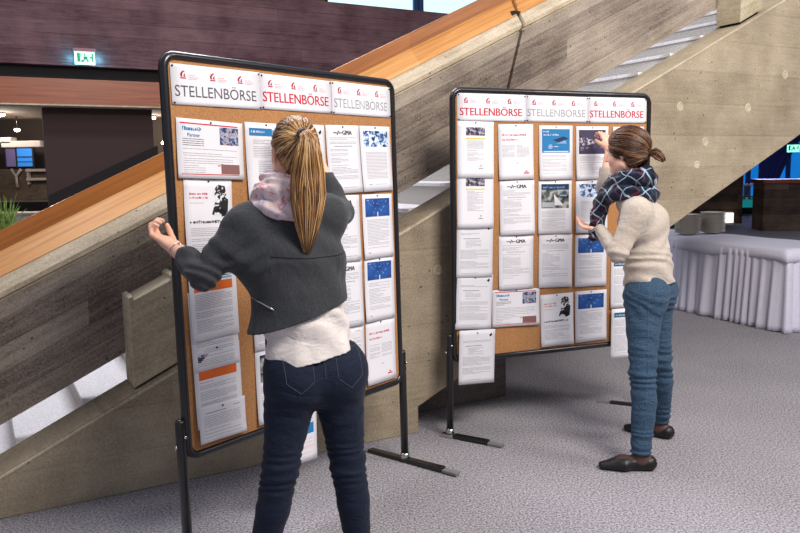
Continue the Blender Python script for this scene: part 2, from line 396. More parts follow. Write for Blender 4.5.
# exit signs
MT['signwhite'] = mat('sign_glow', (200, 255, 235), .4, emit=(150, 255, 225), estr=1.5)
MT['signgreen'] = mat('sign_green', (10, 130, 80), .5, emit=(0, 150, 90), estr=.5)
MT['signhouse'] = mat('sign_housing', (150, 100, 112), .5)
def exitsign(loc, rz, wid, hgt, label, glow):
    e = empty('exit_sign', loc, rz, label=label, cat='exit sign')
    b = MB(); b.box((-wid/2-.012, -.05, hgt), (wid/2+.012, .0, hgt+.035)); b.build('housing', 'signhouse', e, bevel=.003)
    b = MB(); b.box((-wid/2, -.032, 0), (wid/2, -.018, hgt-.001)); b.build('panel', 'signwhite', e)
    g = MB(); y0, y1 = -.0345, -.0325; q = wid/.22
    def bx(a, c, d, f): g.box((a*q, y0, c*q), (d*q, y1, f*q))
    bx(-.085, .03, -.05, .13); bx(-.045, .09, -.035, .13); bx(-.045, .03, -.03, .05)          # door leaf
    bx(-.01, .10, .008, .125); bx(-.016, .055, .03, .095); bx(-.03, .03, -.008, .055); bx(.022, .03, .04, .06)  # running figure
    bx(.055, .072, .075, .092); bx(.075, .035, .092, .13)
    g.build('pictogram', 'signgreen', e)
    if glow:
        for sx_ in (-1, 1):
            l = bpy.data.lights.new('sign_lamp', 'POINT'); l.energy = glow; l.color = (.15, .75, 1.0); l.shadow_soft_size = .015
            o = bpy.data.objects.new('sign_lamp', l); COL.objects.link(o); o.parent = e; o.location = (sx_*(wid/2+.035), -.035, hgt*.45)
    return e
p_ = SW(1.22, 5.98, 2.705); exitsign(p_, ANG, .215, .145, 'green glowing exit sign on the dark fascia above the wooden beam', 1.5)
exitsign((12.1, 23.6, 1.80), -.45, .34, .22, 'small green exit sign by the blue windows at far right', 0)

# left background
MT['spotglow'] = mat('spot_glow', (255, 240, 220), .4, emit=(255, 236, 214), estr=9)
for k, (x, y, z) in enumerate(((-7.9, 15.5, 2.69), (-8.17, 16.62, 2.45), (-5.36, 17.0, 2.69), (-5.15, 17.0, 2.14), (-6.1, 11.6, 2.69), (-3.4, 12.5, 2.69))):  # one spotlight is added, unseen behind the beam, to light the parapet
    lb = ['leftmost round ceiling spotlight at the left edge of the photo', 'round ceiling spotlight just below the leftmost one',
          'bright round ceiling spotlight right of the brown partition', 'lower hanging spotlight right of the brown partition', 'added gallery spotlight unseen behind the beam above the white light trough', 'gallery spotlight behind the brown partition'][k]
    e = empty('ceiling_spotlight', (x, y, z), label=lb, cat='ceiling light', group='gallery ceiling spotlights')
    b = MB(); b.lathe([(.001, .03), (.06, .03), (.07, .02), (.07, .0), (.001, .0)], 20); b.tube([(0, 0, .03), (0, 0, 2.72-z)], .012, 8); b.build('mount', 'chrome', e)
    b = MB(); b.lathe([(.06, -.001), (.058, -.03), (.04, -.05), (.001, -.058)], 20); b.build('bulb', 'spotglow', e)
    l = bpy.data.lights.new('spot_lamp', 'POINT'); l.energy = 55 if y < 13 else 26; l.color = (1, .88, .74); l.shadow_soft_size = .08
    o = bpy.data.objects.new('spot_lamp', l); COL.objects.link(o); o.parent = e; o.location = (0, 0, -.16)
MT['duct'] = mat('duct_white', (214, 204, 200), .5)
b = MB(); b.box((-6.22, 12.1, 1.90), (-5.60, 12.3, 2.0)); b.box((-6.22, 12.1, 1.96), (-6.06, 12.3, 2.06)); b.box((-6.5, 12.15, 1.98), (-6.22, 12.25, 2.06))
b.build('light_trough', 'duct', bevel=.01, label='white hanging light trough above the blue lit window at far left', cat='light fixture')
w = empty('window_2', (-8.33, 17.2, 0), kind='structure')
MT['blueglow'] = mat('blue_glow', (40, 110, 190), .3, emit=(50, 120, 200), estr=.55)
MT['purpleglow'] = mat('purple_glow', (90, 80, 120), .3, emit=(110, 98, 140), estr=.2)
b = MB(); b.box((-.17, 0, 1.66), (.17, .03, 2.06)); b.build('pane', 'blueglow', w)
b = MB(); b.box((-.42, 0, 1.66), (-.20, .03, 2.06)); b.build('pane', 'purpleglow', w)
b = MB(); b.box((-.46, -.02, 1.62), (-.42, .05, 2.1)); b.box((-.20, -.02, 1.62), (-.17, .05, 2.1)); b.box((.17, -.02, 1.62), (.21, .05, 2.1)); b.box((-.46, -.02, 2.06), (.21, .05, 2.1)); b.box((-.17, -.02, 1.86), (.17, .0, 1.88)); b.box((-.17, -.02, 1.76), (.17, .0, 1.77)); b.build('window_frame', 'matblack', w)
b = MB(); b.box((-4.0, 17.3, 0), (4.2, 17.5, 2.72))
place_o = b.build('wall_dark_room', 'farwall', kind='structure'); place_o.location = (-7.5, 0.4, 0)
b = MB(); b.box((-9.5, 14.0, .0), (-6.3, 14.25, 1.58)); b.build('wall_parapet', 'vconc', kind='structure')
b = MB()
for z in (1.37, 1.53): b.box((-6.72, 13.86, z), (-6.36, 13.99, z+.045))
b.box((-6.72, 13.9, 1.30), (-6.69, 13.99, 1.58)); b.build('wall_shelf', 'duct', label='small white double shelf on the far left concrete parapet', cat='shelf')
b = MB(); b.tube([(-7.02, 13.95, 1.575), (-6.93, 13.93, 1.45), (-6.84, 13.95, 1.575)], .03, 6); b.tube([(-6.93, 13.93, 1.46), (-6.93, 13.95, 1.25)], .025, 6)
b.build('wall_bracket', 'duct', label='white forked bracket beside the shelf on the left parapet', cat='bracket')
b = MB(); b.box((-6.3, 11.8, 0), (-5.2, 12.4, 1.06)); b.build('black_counter', 'matblack', label='black counter below the far left concrete parapet', cat='counter', bevel=.01)
b = MB(); b.box((-6.0, 10.6, 0), (-5.02, 11.0, .92)); b.box((-6.0, 10.55, .92), (-4.98, 11.0, .95)); b.build('ledge_cabinet', 'duct', label='white low cabinet beside the potted plant at far left', cat='cabinet', bevel=.006)
# plant
pl = empty('potted_plant', (-4.14, 8.0, 0), label='spiky green potted plant at the left edge behind the oak rail', cat='plant')
MT['leaf'] = picmat('leaf_green', [(.35, (70, 110, 44)), (.65, (150, 170, 84))], 20.)
b = MB(); b.lathe([(.001, 0), (.16, 0), (.21, .78), (.19, .78), (.18, .73), (.001, .73)], 24); b.build('pot', 'duct', pl)
b = MB(); b.lathe([(.001, .745), (.184, .745)], 20); b.build('soil', 'farwall', pl)
b = MB()
for k in range(46):
    a = random.uniform(0, 2*PI); L = random.uniform(.38, .66); sp = random.uniform(.08, .42)
    pts = [(.03*math.cos(a)+sp*math.cos(a)*t**1.6*.6, .03*math.sin(a)+sp*math.sin(a)*t**1.6*.6, .74+L*(t-.35*sp*t*t*2)) for t in (0, .25, .5, .75, 1)]
    b.tube(pts, [.010, .018, .016, .010, .002], 4, flat=(math.cos(a), math.sin(a), .2))
b.build('leaves', 'leaf', pl)

# right background
b = MB(); b.box((6.3, 18.9, 0), (8.5, 19.5, 2.72)); b.build('wall_far_pier', 'darkconc', kind='structure')
MT['whiteglow'] = mat('lit_white', (250, 248, 240), .5, emit=(255, 252, 240), estr=1.2)
e = empty('floor_lightbox', (8.1, 18.80, 0), label='small glowing white box on the floor beside the far pier', cat='light box')
b = MB(); b.box((-.13, 0, .03), (.15, .06, .27)); b.build('lit_panel', 'whiteglow', e)
b = MB(); b.box((-.15, .061, 0), (.17, .10, .29)); b.box((-.15, 0, 0), (.17, .061, .028)); b.build('case', 'duct', e)
MT['winblue'] = picmat('window_night_blue', [(.3, (10, 70, 150)), (.7, (20, 130, 214))], .8, 2.)
nt_ = NT(MT['winblue']); nt_.b.inputs['Emission Color'].default_value = (*lin((16, 120, 205)), 1); nt_.b.inputs['Emission Strength'].default_value = .75
w = empty('window_3', (0, 26, 0), kind='structure')
for x0, x1 in ((10.7, 11.75), (11.95, 13.1), (13.25, 14.6), (14.75, 16.6)):
    b = MB(); b.box((x0, 0, .1), (x1, .04, 2.7)); b.build('pane', 'winblue', w)
b = MB()
for x in (10.6, 11.75, 13.1, 14.6): b.box((x, -.05, 0), (x+.15, .08, 2.72))
b.build('window_frame', 'blueframe', w)
MT['curtain'] = mat('curtain_navy', (20, 30, 84), .8)
b = MB(); n = 14; vs = []
for i in range(n+1):
    for j in range(9):
        z = 2.5-j*.28; f = i/n; wdt = .95 - .45*math.sin(min(1, j/7.)*PI/2)
        vs.append((12.0+f*wdt+.55*(1-j/8.)*f, 25.6+.06*math.sin(i*2.2), z))
b.add(vs, [(i*9+j, (i+1)*9+j, (i+1)*9+j+1, i*9+j+1) for i in range(n) for j in range(8)], None, True)
c_ = b.build('curtain', 'curtain', label='dark navy curtain drawn aside before the far blue window', cat='curtain')
s_ = c_.modifiers.new('thick', 'SOLIDIFY'); s_.thickness = .02
# counter
e = empty('reception_counter', (8.0, 16.6, 0), label='brown plank counter with orange wooden top at the right edge', cat='counter')
b = MB(); b.prism([(-.05, .05), (3.6, -.55), (3.75, .3), (.1, .9)], 'z', 0, 1.03); b.build('body', 'darkconc', e)
b = MB(); b.prism([(-.1, 0), (3.6, -.62), (3.78, .35), (.05, .96)], 'z', 1.032, 1.12); b.build('countertop', 'woodbeam', e, bevel=.01)
b = MB(); b.box((11.2, 22.9, 0), (12.3, 23.0, 2.72)); o_ = b.build('wall_far_right', 'farwall', kind='structure'); o_.location = (1.15, 0, 0)
# railing and bench far behind
e = empty('metal_railing', (10.1, 21.9, 0), label='grey metal railing with dark frames left of the far counter', cat='railing')
b = MB(); b.box((-.5, 0, .84), (.55, .05, .89)); b.build('top_rail', 'duct', e)
for x in (-.42, -.08, .26):
    b = MB(); b.box((x, .0, .5), (x+.05, .04, .838)); b.box((x+.2, .0, .5), (x+.25, .04, .838)); b.box((x, .0, .45), (x+.25, .04, .499)); b.build('frame', 'footpad', e)
for x in (-.46, .5):
    b = MB(); b.box((x, .051, 0), (x+.04, .09, .9)); b.build('post', 'matblack', e)
MT['teal_scr'] = mat('teal_screen', (20, 120, 130), .3, emit=(16, 130, 130), estr=.6)
e = empty('display_screen', (10.3, 22.3, 0), label='teal glowing screen standing low behind the far railing', cat='screen')
b = MB(); b.box((-.3, 0, .2), (.4, .03, .5)); b.build('panel', 'teal_scr', e)
b = MB(); b.box((-.34, .031, 0), (.44, .08, .54)); b.build('case', 'matblack', e)

# ------------------------------------------------------------------ pinboards
PW, PH, PC = 1.29425, 1.48134, .41174
def bframe(x, y, a, l, k):
    d = Vector((math.cos(a), math.sin(a), 0)); m = Vector((-math.sin(a), math.cos(a), 0)); z = Vector((0, 0, 1))
    v = math.cos(l)*z+math.sin(l)*m
    d2 = math.cos(k)*d+math.sin(k)*v; v2 = -math.sin(k)*d+math.cos(k)*v
    R = Matrix((d2, -(v2.cross(d2)), v2)).transposed()   # local x = width, y = away, z = up
    if R.determinant() < 0: R = Matrix((d2, v2.cross(d2), v2)).transposed()
    M_ = R.to_4x4(); M_.translation = (x, y, 0)
    return M_
BM = [bframe(-.79114, 2.67606, .90298, .01968, -.00069), bframe(.27122, 4.04576, .36923, .01163, -.00679)]
def rrect(w, h, r, n=6):
    P = []
    for cx, cz, a0 in ((w-r, h-r, 0), (r, h-r, 90), (r, r, 180), (w-r, r, 270)):
        for i in range(n+1):
            a = math.radians(a0+90*i/n); P.append((cx+r*math.cos(a), cz+r*math.sin(a)))
    return P
def pinboard(bi, label, feet):
    e = empty('pinboard', label=label, cat='pinboard'); e.matrix_world = BM[bi]
    R_ = .0165
    ring = rrect(PW-2*R_, PH-2*R_, .045); ring.append(ring[0])
    pts = [(R_+x, 0.004, PC+R_+z) for x, z in ring]
    b = MB()
    vs = []; n = 8; m_ = len(pts)-1
    for i in range(m_):
        t = (Vector(pts[(i+1) % m_])-Vector(pts[i-1])).normalized(); a = Vector((0, 1, 0)); c = t.cross(a)
        for k in range(n):
            th = 2*PI*k/n+PI/8; vs.append(Vector(pts[i])+(a*math.cos(th)*1.15+c*math.sin(th))*R_)
    b.add(vs, [(i*n+k, i*n+(k+1) % n, ((i+1) % m_)*n+(k+1) % n, ((i+1) % m_)*n+k) for i in range(m_) for k in range(n)], None, True)
    b.build('frame', 'black', e)
    b = MB(); b.prism([(.012+x, PC+.012+z) for x, z in rrect(PW-.024, PH-.024, .05)], 'y', -.002, .012); b.build('cork_panel', 'cork', e)
    b = MB(); b.prism([(.012+x, PC+.012+z) for x, z in rrect(PW-.024, PH-.024, .05)], 'y', .0125, .018); b.build('back_panel', 'back', e)
    for k, x in enumerate((-.008, PW+.008)):
        top = PC+.165
        b = MB(); b.tube([(x, .006, .03), (x, .006, top-.012), (x, .006, top)], [.019, .019, .015], 12)
        lg = b.build('leg', 'black', e)
        b = MB(); b.tube([(x, -.018, top-.06), (x, -.026, top-.06)], .006, 8); b.build('clamp_screw', 'chrome', lg); b = MB(); b.tube([(x+(-.028 if k == 0 else .016), .006, top-.10), (x+(-.018 if k == 0 else .03), .006, top-.10)], .007, 8); b.build('clamp_screw', 'chrome', lg)
        (fx, fy), (gx, gy) = feet[k]
        f0 = Vector((x+fx, fy, .012)); f1 = Vector((x+gx, gy, .012)); dr = (f1-f0).normalized(); sd = Vector((-dr.y, dr.x, 0))*.019
        def bar(p0, p1, z0, z1, m, nm, par, wd=1.):
            q = MB(); a, c = p0+sd*wd, p0-sd*wd; d_, g_ = p1-sd*wd, p1+sd*wd
            q.prism([(v.x, v.y) for v in (a, c, d_, g_)], 'z', z0, z1); return q.build(nm, m, par, bevel=.002)
        L = (f1-f0).length
        ft = bar(f0+dr*.075, f1-dr*.085, .004, .024, 'black', 'foot', e)
        bar(f1-dr*.083, f1, .002, .016, 'footpad', 'foot_pad', ft); 
        if (f0-Vector((x, 0, .012))).length > .1: bar(f0, f0+dr*.073, .002, .016, 'footpad', 'foot_pad', ft)
        else: bar(f0, f0+dr*.073, .002, .02, 'chrome', 'foot_pad', ft, 1.1)
        q = MB(); q.tube([(x, .006, .024), (x, .006, .05)], [.026, .022], 12); q.build('foot_socket', 'chrome', ft)
    return e
pinboard(0, 'nearer cork pinboard in black tube frame before which the ponytailed woman stands', (((.0, .10), (.08, -.36)), ((.0, .315), (0., -.315))))
pinboard(1, 'farther cork pinboard in black tube frame behind the woman in the beige sweater', (((-.03, .04), (.187, -.252)), ((.03, -.02), (-.20, .215))))

def text_mesh(s, size):
    cu = bpy.data.curves.new('t', 'FONT'); cu.body = s; cu.size = size; cu.align_x = 'LEFT'; cu.resolution_u = 3
    ob = bpy.data.objects.new('t', cu); COL.objects.link(ob)
    dg = bpy.context.evaluated_depsgraph_get(); me = bpy.data.meshes.new_from_object(ob.evaluated_get(dg))
    vs = [tuple(v.co) for v in me.vertices]; fs = [tuple(q.vertices) for q in me.polygons]
    bpy.data.objects.remove(ob); bpy.data.curves.remove(cu); bpy.data.meshes.remove(me)
    return vs, fs
TC = {}
def tm(s):
    if s not in TC: TC[s] = text_mesh(s, 1.)
    return TC[s]

class Sheet:
    """a sheet of paper in local coordinates: x right, y up, centred; toward the viewer is -y of the board"""
    def __init__(s, w, h, lift, phase):
        s.w, s.h, s.lift, s.ph = w, h, lift, phase; s.b = MB(); s.e = 0
        n, m = 6, 10; vs = []; fs = []
        for off in (0, -.0006):
            for j in range(m+1):
                for i in range(n+1):
                    x = -w/2+w*i/n; y = -h/2+h*j/m; vs.append(s.P(x, y, off))
        Q = (n+1)*(m+1)
        for j in range(m):
            for i in range(n):
                a = j*(n+1)+i; fs.append((a, a+1, a+n+2, a+n+1)); fs.append((Q+a, Q+a+n+1, Q+a+n+2, Q+a+1))
        per = [i for i in range(n+1)]+[j*(n+1)+n for j in range(1, m+1)]+[m*(n+1)+i for i in range(n-1, -1, -1)]+[j*(n+1) for j in range(m-1, 0, -1)]
        for a, c in zip(per, per[1:]+per[:1]): fs.append((a, Q+a, Q+c, c))
        s.b.add(vs, fs, 'paper', True)
    def P(s, x, y, e=0.):
        t = (.5-y/s.h); cu = s.lift*(t**2.2)*(1+.35*math.sin(x/s.w*3+s.ph))+.0006*math.sin(9*x/s.w+s.ph)*t
        return (x, -(cu+.0012+e), y)
    def rect(s, x0, y0, x1, y1, m, e=.0004):
        n = max(1, int((x1-x0)/s.w*6+.99)); k = max(1, int((y1-y0)/s.h*9+.5)); vs = []; fs = []
        for j in range(k+1):
            for i in range(n+1): vs.append(s.P(x0+(x1-x0)*i/n, y0+(y1-y0)*j/k, e))
        for j in range(k):
            for i in range(n): a = j*(n+1)+i; fs.append((a, a+1, a+n+2, a+n+1))
        s.b.add(vs, fs, m)
    def line(s, x0, x1, y, hh=.0016, m='ink'):
        x = x0
        while x < x1-.004:
            L = min(random.uniform(.012, .05), x1-x); s.rect(x, y-hh/2, x+L-.0022, y+hh/2, m); x += L
    def para(s, y0, y1, step=.0062, x0=None, x1=None, m='ink', hh=.0018):
        x0 = -s.w/2+.022 if x0 is None else x0; x1 = s.w/2-.022 if x1 is None else x1; y = y0
        while y > y1:
            q = x1 if random.random() < .72 else x0+(x1-x0)*random.uniform(.35, .8)
            s.line(x0, q, y, hh, m); y -= step*(1 if random.random() < .88 else 2.)
    def text(s, t, x, y, size, m, bold=0., sx=1., maxw=None):
        vs, fs = tm(t); W = max(v[0] for v in vs)
        if maxw: sx = maxw/(W*size)
        for dx in ([0.] if not bold else [-bold, bold]):
            s.b.add([s.P(x+v[0]*size*sx+dx, y+v[1]*size, .0005+abs(dx)*.05) for v in vs], fs, m)
    def word(s, x, y, size, m, W):
        """a heading too small to read: a row of letter-sized strokes"""
        r_ = random.Random(int(size*1e5+W*1e4)); q = x
        while q < x+W-size*.3:
            l_ = size*r_.uniform(.28, .5); h_ = size*(.72 if r_.random() < .3 else .52)
            s.rect(q, y, q+l_*.45, y+h_, m, .0009); s.rect(q, y+(0 if r_.random() < .5 else h_*.7), q+l_, y+(h_*.3 if r_.random() < .5 else h_), m, .0009)
            q += l_+size*(.12 if r_.random() < .85 else .5)
    def poly(s, pts, m, e=.0006): s.b.add([s.P(x, y, e) for x, y in pts], [tuple(range(len(pts)))], m)
    def pin(s, x, y):
        c = s.P(x, y, .0); s.b.tube([c, (c[0], c[1]-.004, c[2])], .0035, 8, 'pin')

def gma(s, k=1.):
    x, y = -.062*k, s.h/2-.033
    z = [(0, 0), (.02, 0), (.026, -.009), (.032, .01), (.038, -.004), (.042, 0), (.054, 0)]
    for (a, b), (c, d) in zip(z, z[1:]):
        L = math.hypot(c-a, d-b); nx, ny = -(d-b)/L*.0019, (c-a)/L*.0019
        s.poly([(x+a+nx, y+b+ny), (x+a-nx, y+b-ny), (x+c-nx, y+d-ny), (x+c+nx, y+d+ny)], 'inkd')
    s.text('GMA', x+.058, y-.009, .028, 'inkd', .0014)
    s.para(s.h/2-.055, s.h/2-.08); s.line(-.06, .06, s.h/2-.092, .0022, 'inkm')
    s.para(s.h/2-.105, s.h/2-.18, .0064, None, .03); s.para(s.h/2-.185, s.h/2-.235); s.line(-.08, .08, -s.h/2+.025, .0016)
def c_cars(s):
    for yy in (0,):
        s.rect(-.058, .075, .055, .118, 'cars'); s.rect(-.058, .055, .055, .062, 'yellow')
        s.para(.047, -.06, .0064, -.05, .05); s.word(.028, -.088, .014, 'inkd', 0.008); s.line(.018, .045, -.098, .003, 'inkd')
def c_letter(s):
    s.poly([(.072, .118), (.086, .13), (.09, .118), (.08, .108)], 'inkd'); s.pin(0, .132)
    s.para(.09, .078); s.line(-.07, .03, .062, .0028, 'inkm'); s.para(.05, .015, .0066, -.055, .04); s.para(.0, -.05); s.para(-.06, -.10); s.line(-.08, .03, -.125)
def c_red(s):
    s.word(-.085, .088, .0125, 'red', .15); s.word(-.085, .062, .0125, 'red', .10)
    s.para(.035, -.03, .0066, -.085, -.006); s.para(.035, -.03, .0066, .004, .085); s.line(.0, .02, -.06, .002, 'inkm')
    s.poly([(.045, -.118), (.08, -.118), (.08, -.112), (.045, -.112)], 'red'); s.poly([(.052, -.108), (.062, -.1), (.072, -.108)], 'red')
def c_bluehead(s):
    s.rect(-.088, .098, .03, .128, 'blue'); s.rect(.03, .1, .07, .124, 'lblue'); s.word(-.078, .11, .011, 'paper', .07)
    s.poly([(.045, .108), (.052, .114), (.056, .106), (.05, .1)], 'inkd')
    s.para(.082, .01, .0066, -.07, .085); s.para(.0, -.12, .0068, -.05, .07)
def c_navyhead(s):
    s.rect(-.09, .098, .09, .126, 'teal'); s.word(-.08, .107, .012, 'paper', .09); s.para(.082, -.12, .0066)
def c_blackhead(s):
    s.rect(-.08, .098, -.01, .126, 'inkd'); s.word(-.072, .105, .016, 'lblue', 0.009); s.para(.082, .03, .0066); s.para(.015, -.12, .0068)
def c_crystal(s):
    s.rect(-.085, .055, .088, .128, 'crystal'); s.para(.03, -.09, .0066, -.075, .08); s.line(-.065, -.04, -.118, .0025, 'inkm'); s.line(-.02, .07, -.118)
def c_bubble(s):
    s.rect(-.088, .045, .088, .13, 'bluesheet')
    rnd = random.Random(3)
    for _ in range(26):
        x = rnd.uniform(-.07, .07); y = rnd.uniform(.062, .122); r_ = rnd.uniform(.0014, .0034)
        s.poly([(x+r_*math.cos(a*PI/3), y+r_*math.sin(a*PI/3)) for a in range(6)], 'lblue', .0008)
    s.rect(-.003, .046, .003, .066, 'paper', .0009); s.word(-.08, .119, .010, 'paper', 0.022)
    s.para(.03, -.1, .0068, -.08, .08); s.line(-.08, -.06, -.122, .003, 'inkm')
def c_sketch(s):
    s.word(-.085, .092, .0105, 'red', .085); s.word(-.085, .078, .0105, 'red', .08); s.line(-.085, -.02, .062)
    s.poly([(.012, .02), (.03, .07), (.02, .11), (.045, .13), (.075, .125), (.09, .07), (.085, .02), (.05, .008)], 'sketch')
    s.poly([(.03, .034), (.07, .012), (.082, .03), (.05, .05)], 'inkd', .0009)
    s.word(-.088, -.012, .015, 'inkd', .165)
    s.para(-.03, -.115, .0066)
def c_land(s):
    s.rect(-.135, .088, .125, .0925, 'red'); s.rect(-.135, -.0925, .125, -.0895, 'red')
    s.word(-.125, .065, .0185, 'blue', 0.092); s.text('Partner', -.105, .043, .0185, 'blue', .0005)
    s.rect(.04, .02, .128, .085, 'photo'); s.rect(.04, -.088, .128, -.052, 'brownpic'); s.rect(.025, -.06, .036, -.056, 'red')
    s.para(.035, .012, .0075, -.125, -.03, 'inkm', .0024); s.para(.0, -.028, .008, -.125, .12); s.para(-.035, -.052, .008, -.125, .10); s.para(-.06, -.085, .008, -.125, -.03); s.pin(0, .098)
def c_bluepic(s):
    s.rect(-.09, .0, .09, .13, 'blue'); s.word(-.08, .112, .013, 'paper', 0.036); s.word(-.08, .094, .014, 'paper', .10)
    s.poly([(-.02, .07), (.05, .09), (.082, .078), (.02, .055)], 'navy', .0008); s.poly([(.0, .05), (.06, .07), (.07, .05)], 'lblue', .0009)
    s.para(.042, .015, .008, -.08, .07, 'paper', .003); s.rect(-.08, .004, .08, .009, 'paper', .0008); s.para(-.015, -.115, .0075, None, .07)
def c_dark(s, top='navy'):
    s.rect(-.09, -.005, .09, .13, 'greypic'); s.rect(-.09, .098, .09, .13, top, .0007)
    s.word(-.08, .106, .016, 'lblue', .14)
    s.poly([(-.01, .075), (.055, .012), (.0, .01)], 'paper', .0009); s.rect(-.085, .0, .0, .028, 'lgrey', .0008); s.rect(.03, .062, .075, .07, 'lblue', .0009)
    s.para(-.02, -.12, .0075, None, .07)
def c_violet(s):
    s.rect(-.09, -.005, .09, .13, 'violet'); s.poly([(-.09, .04), (.09, .06), (.09, .09), (.0, .075), (-.09, .1)], 'cars', .0007)
    s.para(.04, .012, .0075, -.08, .06, 'lgrey', .0025); s.para(-.02, -.12, .0066)
def c_orange(s):
    s.rect(-.088, .088, .088, .125, 'cars'); s.word(.04, .1, .014, 'paper', 0.039); s.line(-.085, .085, .082, .003, 'inkd'); s.rect(-.088, .07, .088, .077, 'lblue')
    s.rect(-.088, .03, .088, .064, 'orange'); s.para(.02, -.12, .006)
def c_text(s):
    s.pin(.0, s.h/2-.014); s.line(-.08, .02, s.h/2-.03, .0026, 'inkm'); s.line(.05, .085, s.h/2-.022, .002, 'inkm'); s.para(s.h/2-.042, -s.h/2+.015, .0066)
def c_fragment(s):
    s.rect(-.085, .02, .085, .13, 'greypic'); s.rect(-.085, .06, .085, .065, 'lgrey', .0008); s.rect(-.085, .118, .085, .13, 'navy', .0008); s.rect(-.085, .092, .085, .096, 'lgrey', .0008); s.para(.0, -.12, .0075)
def c_hang(s):
    s.word(-.08, .115, .014, 'inkd', 0.077); s.para(.1, .02, .0066); s.rect(.0, -.03, .09, .015, 'blue'); s.para(-.045, -.12, .0075, m='pink')

NP = [0]
def sheet(bi, u, v, tilt, w, h, fn, label, cat='poster', lift=.010, lay=0., grp=None):
    s = Sheet(w, h, lift, random.uniform(0, 6)); fn(s)
    if not any(f == 'pin' for f in s.b.mats): s.pin(.0, h/2-.008)
    nm = 'paper_notice'
    o = s.b.build(nm, None, None, label=label, cat=cat, group=grp)
    o.matrix_world = BM[bi] @ Matrix.Translation((u, -.0045-lay, v)) @ Matrix.Rotation(-math.radians(tilt), 4, 'Y')
    return o
a4 = (.217, .299)
g1, g2 = 'notices on the nearer pinboard', 'notices on the farther pinboard'
S0 = [(.198, 1.590, -2.2, (.299, .213), c_land, 'landscape notice with blue heading and city photo, top left of nearer pinboard', .006, .002),
 (.171, 1.327, -2.4, a4, c_sketch, 'notice with black figure sketch and red heading below the landscape notice, nearer pinboard', .012, 0),
 (.165, .910, .5, a4, c_text, 'plain text sheet showing under the orange banded notice, nearer pinboard', .006, 0),
 (.166, 1.028, 0., a4, c_orange, 'notice with orange band beneath the grey sleeved elbow, nearer pinboard', .004, .008),
 (.167, .690, -.6, a4, c_orange, 'notice with purple header and orange band low at left, nearer pinboard', .008, .003),
 (.171, .549, -1.2, (.218, .14), c_text, 'small text sheet pinned over the foot of the lowest left notice, nearer pinboard', .006, .013),
 (.479, 1.547, -.6, a4, c_bluehead, 'notice with blue header left of the ponytailed head, nearer pinboard', .008, 0),
 (.474, 1.237, -1.4, a4, c_bluehead, 'notice with blue header mostly behind the grey jacket, nearer pinboard', .008, 0),
 (.471, .930, -1.2, a4, c_text, 'plain notice showing below the jacket hem at left, nearer pinboard', .008, 0),
 (.468, .622, -1.2, a4, c_fragment, 'notice with dark grey pictures beside the left hip, nearer pinboard', .008, 0),
 (.560, .400, -3., a4, c_hang, 'notice hanging below the frame between the legs, nearer pinboard', .004, .020),
 (.708, 1.551, -.3, a4, c_letter, 'letter hidden mostly behind the ponytailed head, nearer pinboard', .008, 0),
 (.943, 1.555, 1.2, a4, gma, 'uppermost notice headed GMA, right of the ponytail, nearer pinboard', .010, 0),
 (1.169, 1.558, .6, a4, c_crystal, 'notice with pale blue crystal picture, top right of nearer pinboard', .010, 0),
 (.922, 1.240, -1., a4, gma, 'middle notice headed GMA right of the jacket shoulder, nearer pinboard', .008, 0),
 (1.166, 1.237, -.7, a4, c_bubble, 'upper notice with deep blue bubble picture, right column of nearer pinboard', .008, 0),
 (.923, .935, -1.6, a4, gma, 'lowest notice headed GMA beside the jacket hem, nearer pinboard', .008, 0),
 (1.163, .932, -2., a4, c_bubble, 'lower notice with deep blue bubble picture, right column of nearer pinboard', .008, 0),
 (.922, .625, -1., a4, c_text, 'plain notice right of the white shirt, nearer pinboard', .008, 0),
 (1.156, .625, -2., a4, c_red, 'notice with red headings at bottom right of nearer pinboard', .010, 0)]
for (u, v, tl, sz, fn, lb, lf, ly) in S0: sheet(0, u*.975, v*.975, tl, sz[0], sz[1], fn, lb, lift=lf, lay=ly, grp=g1)
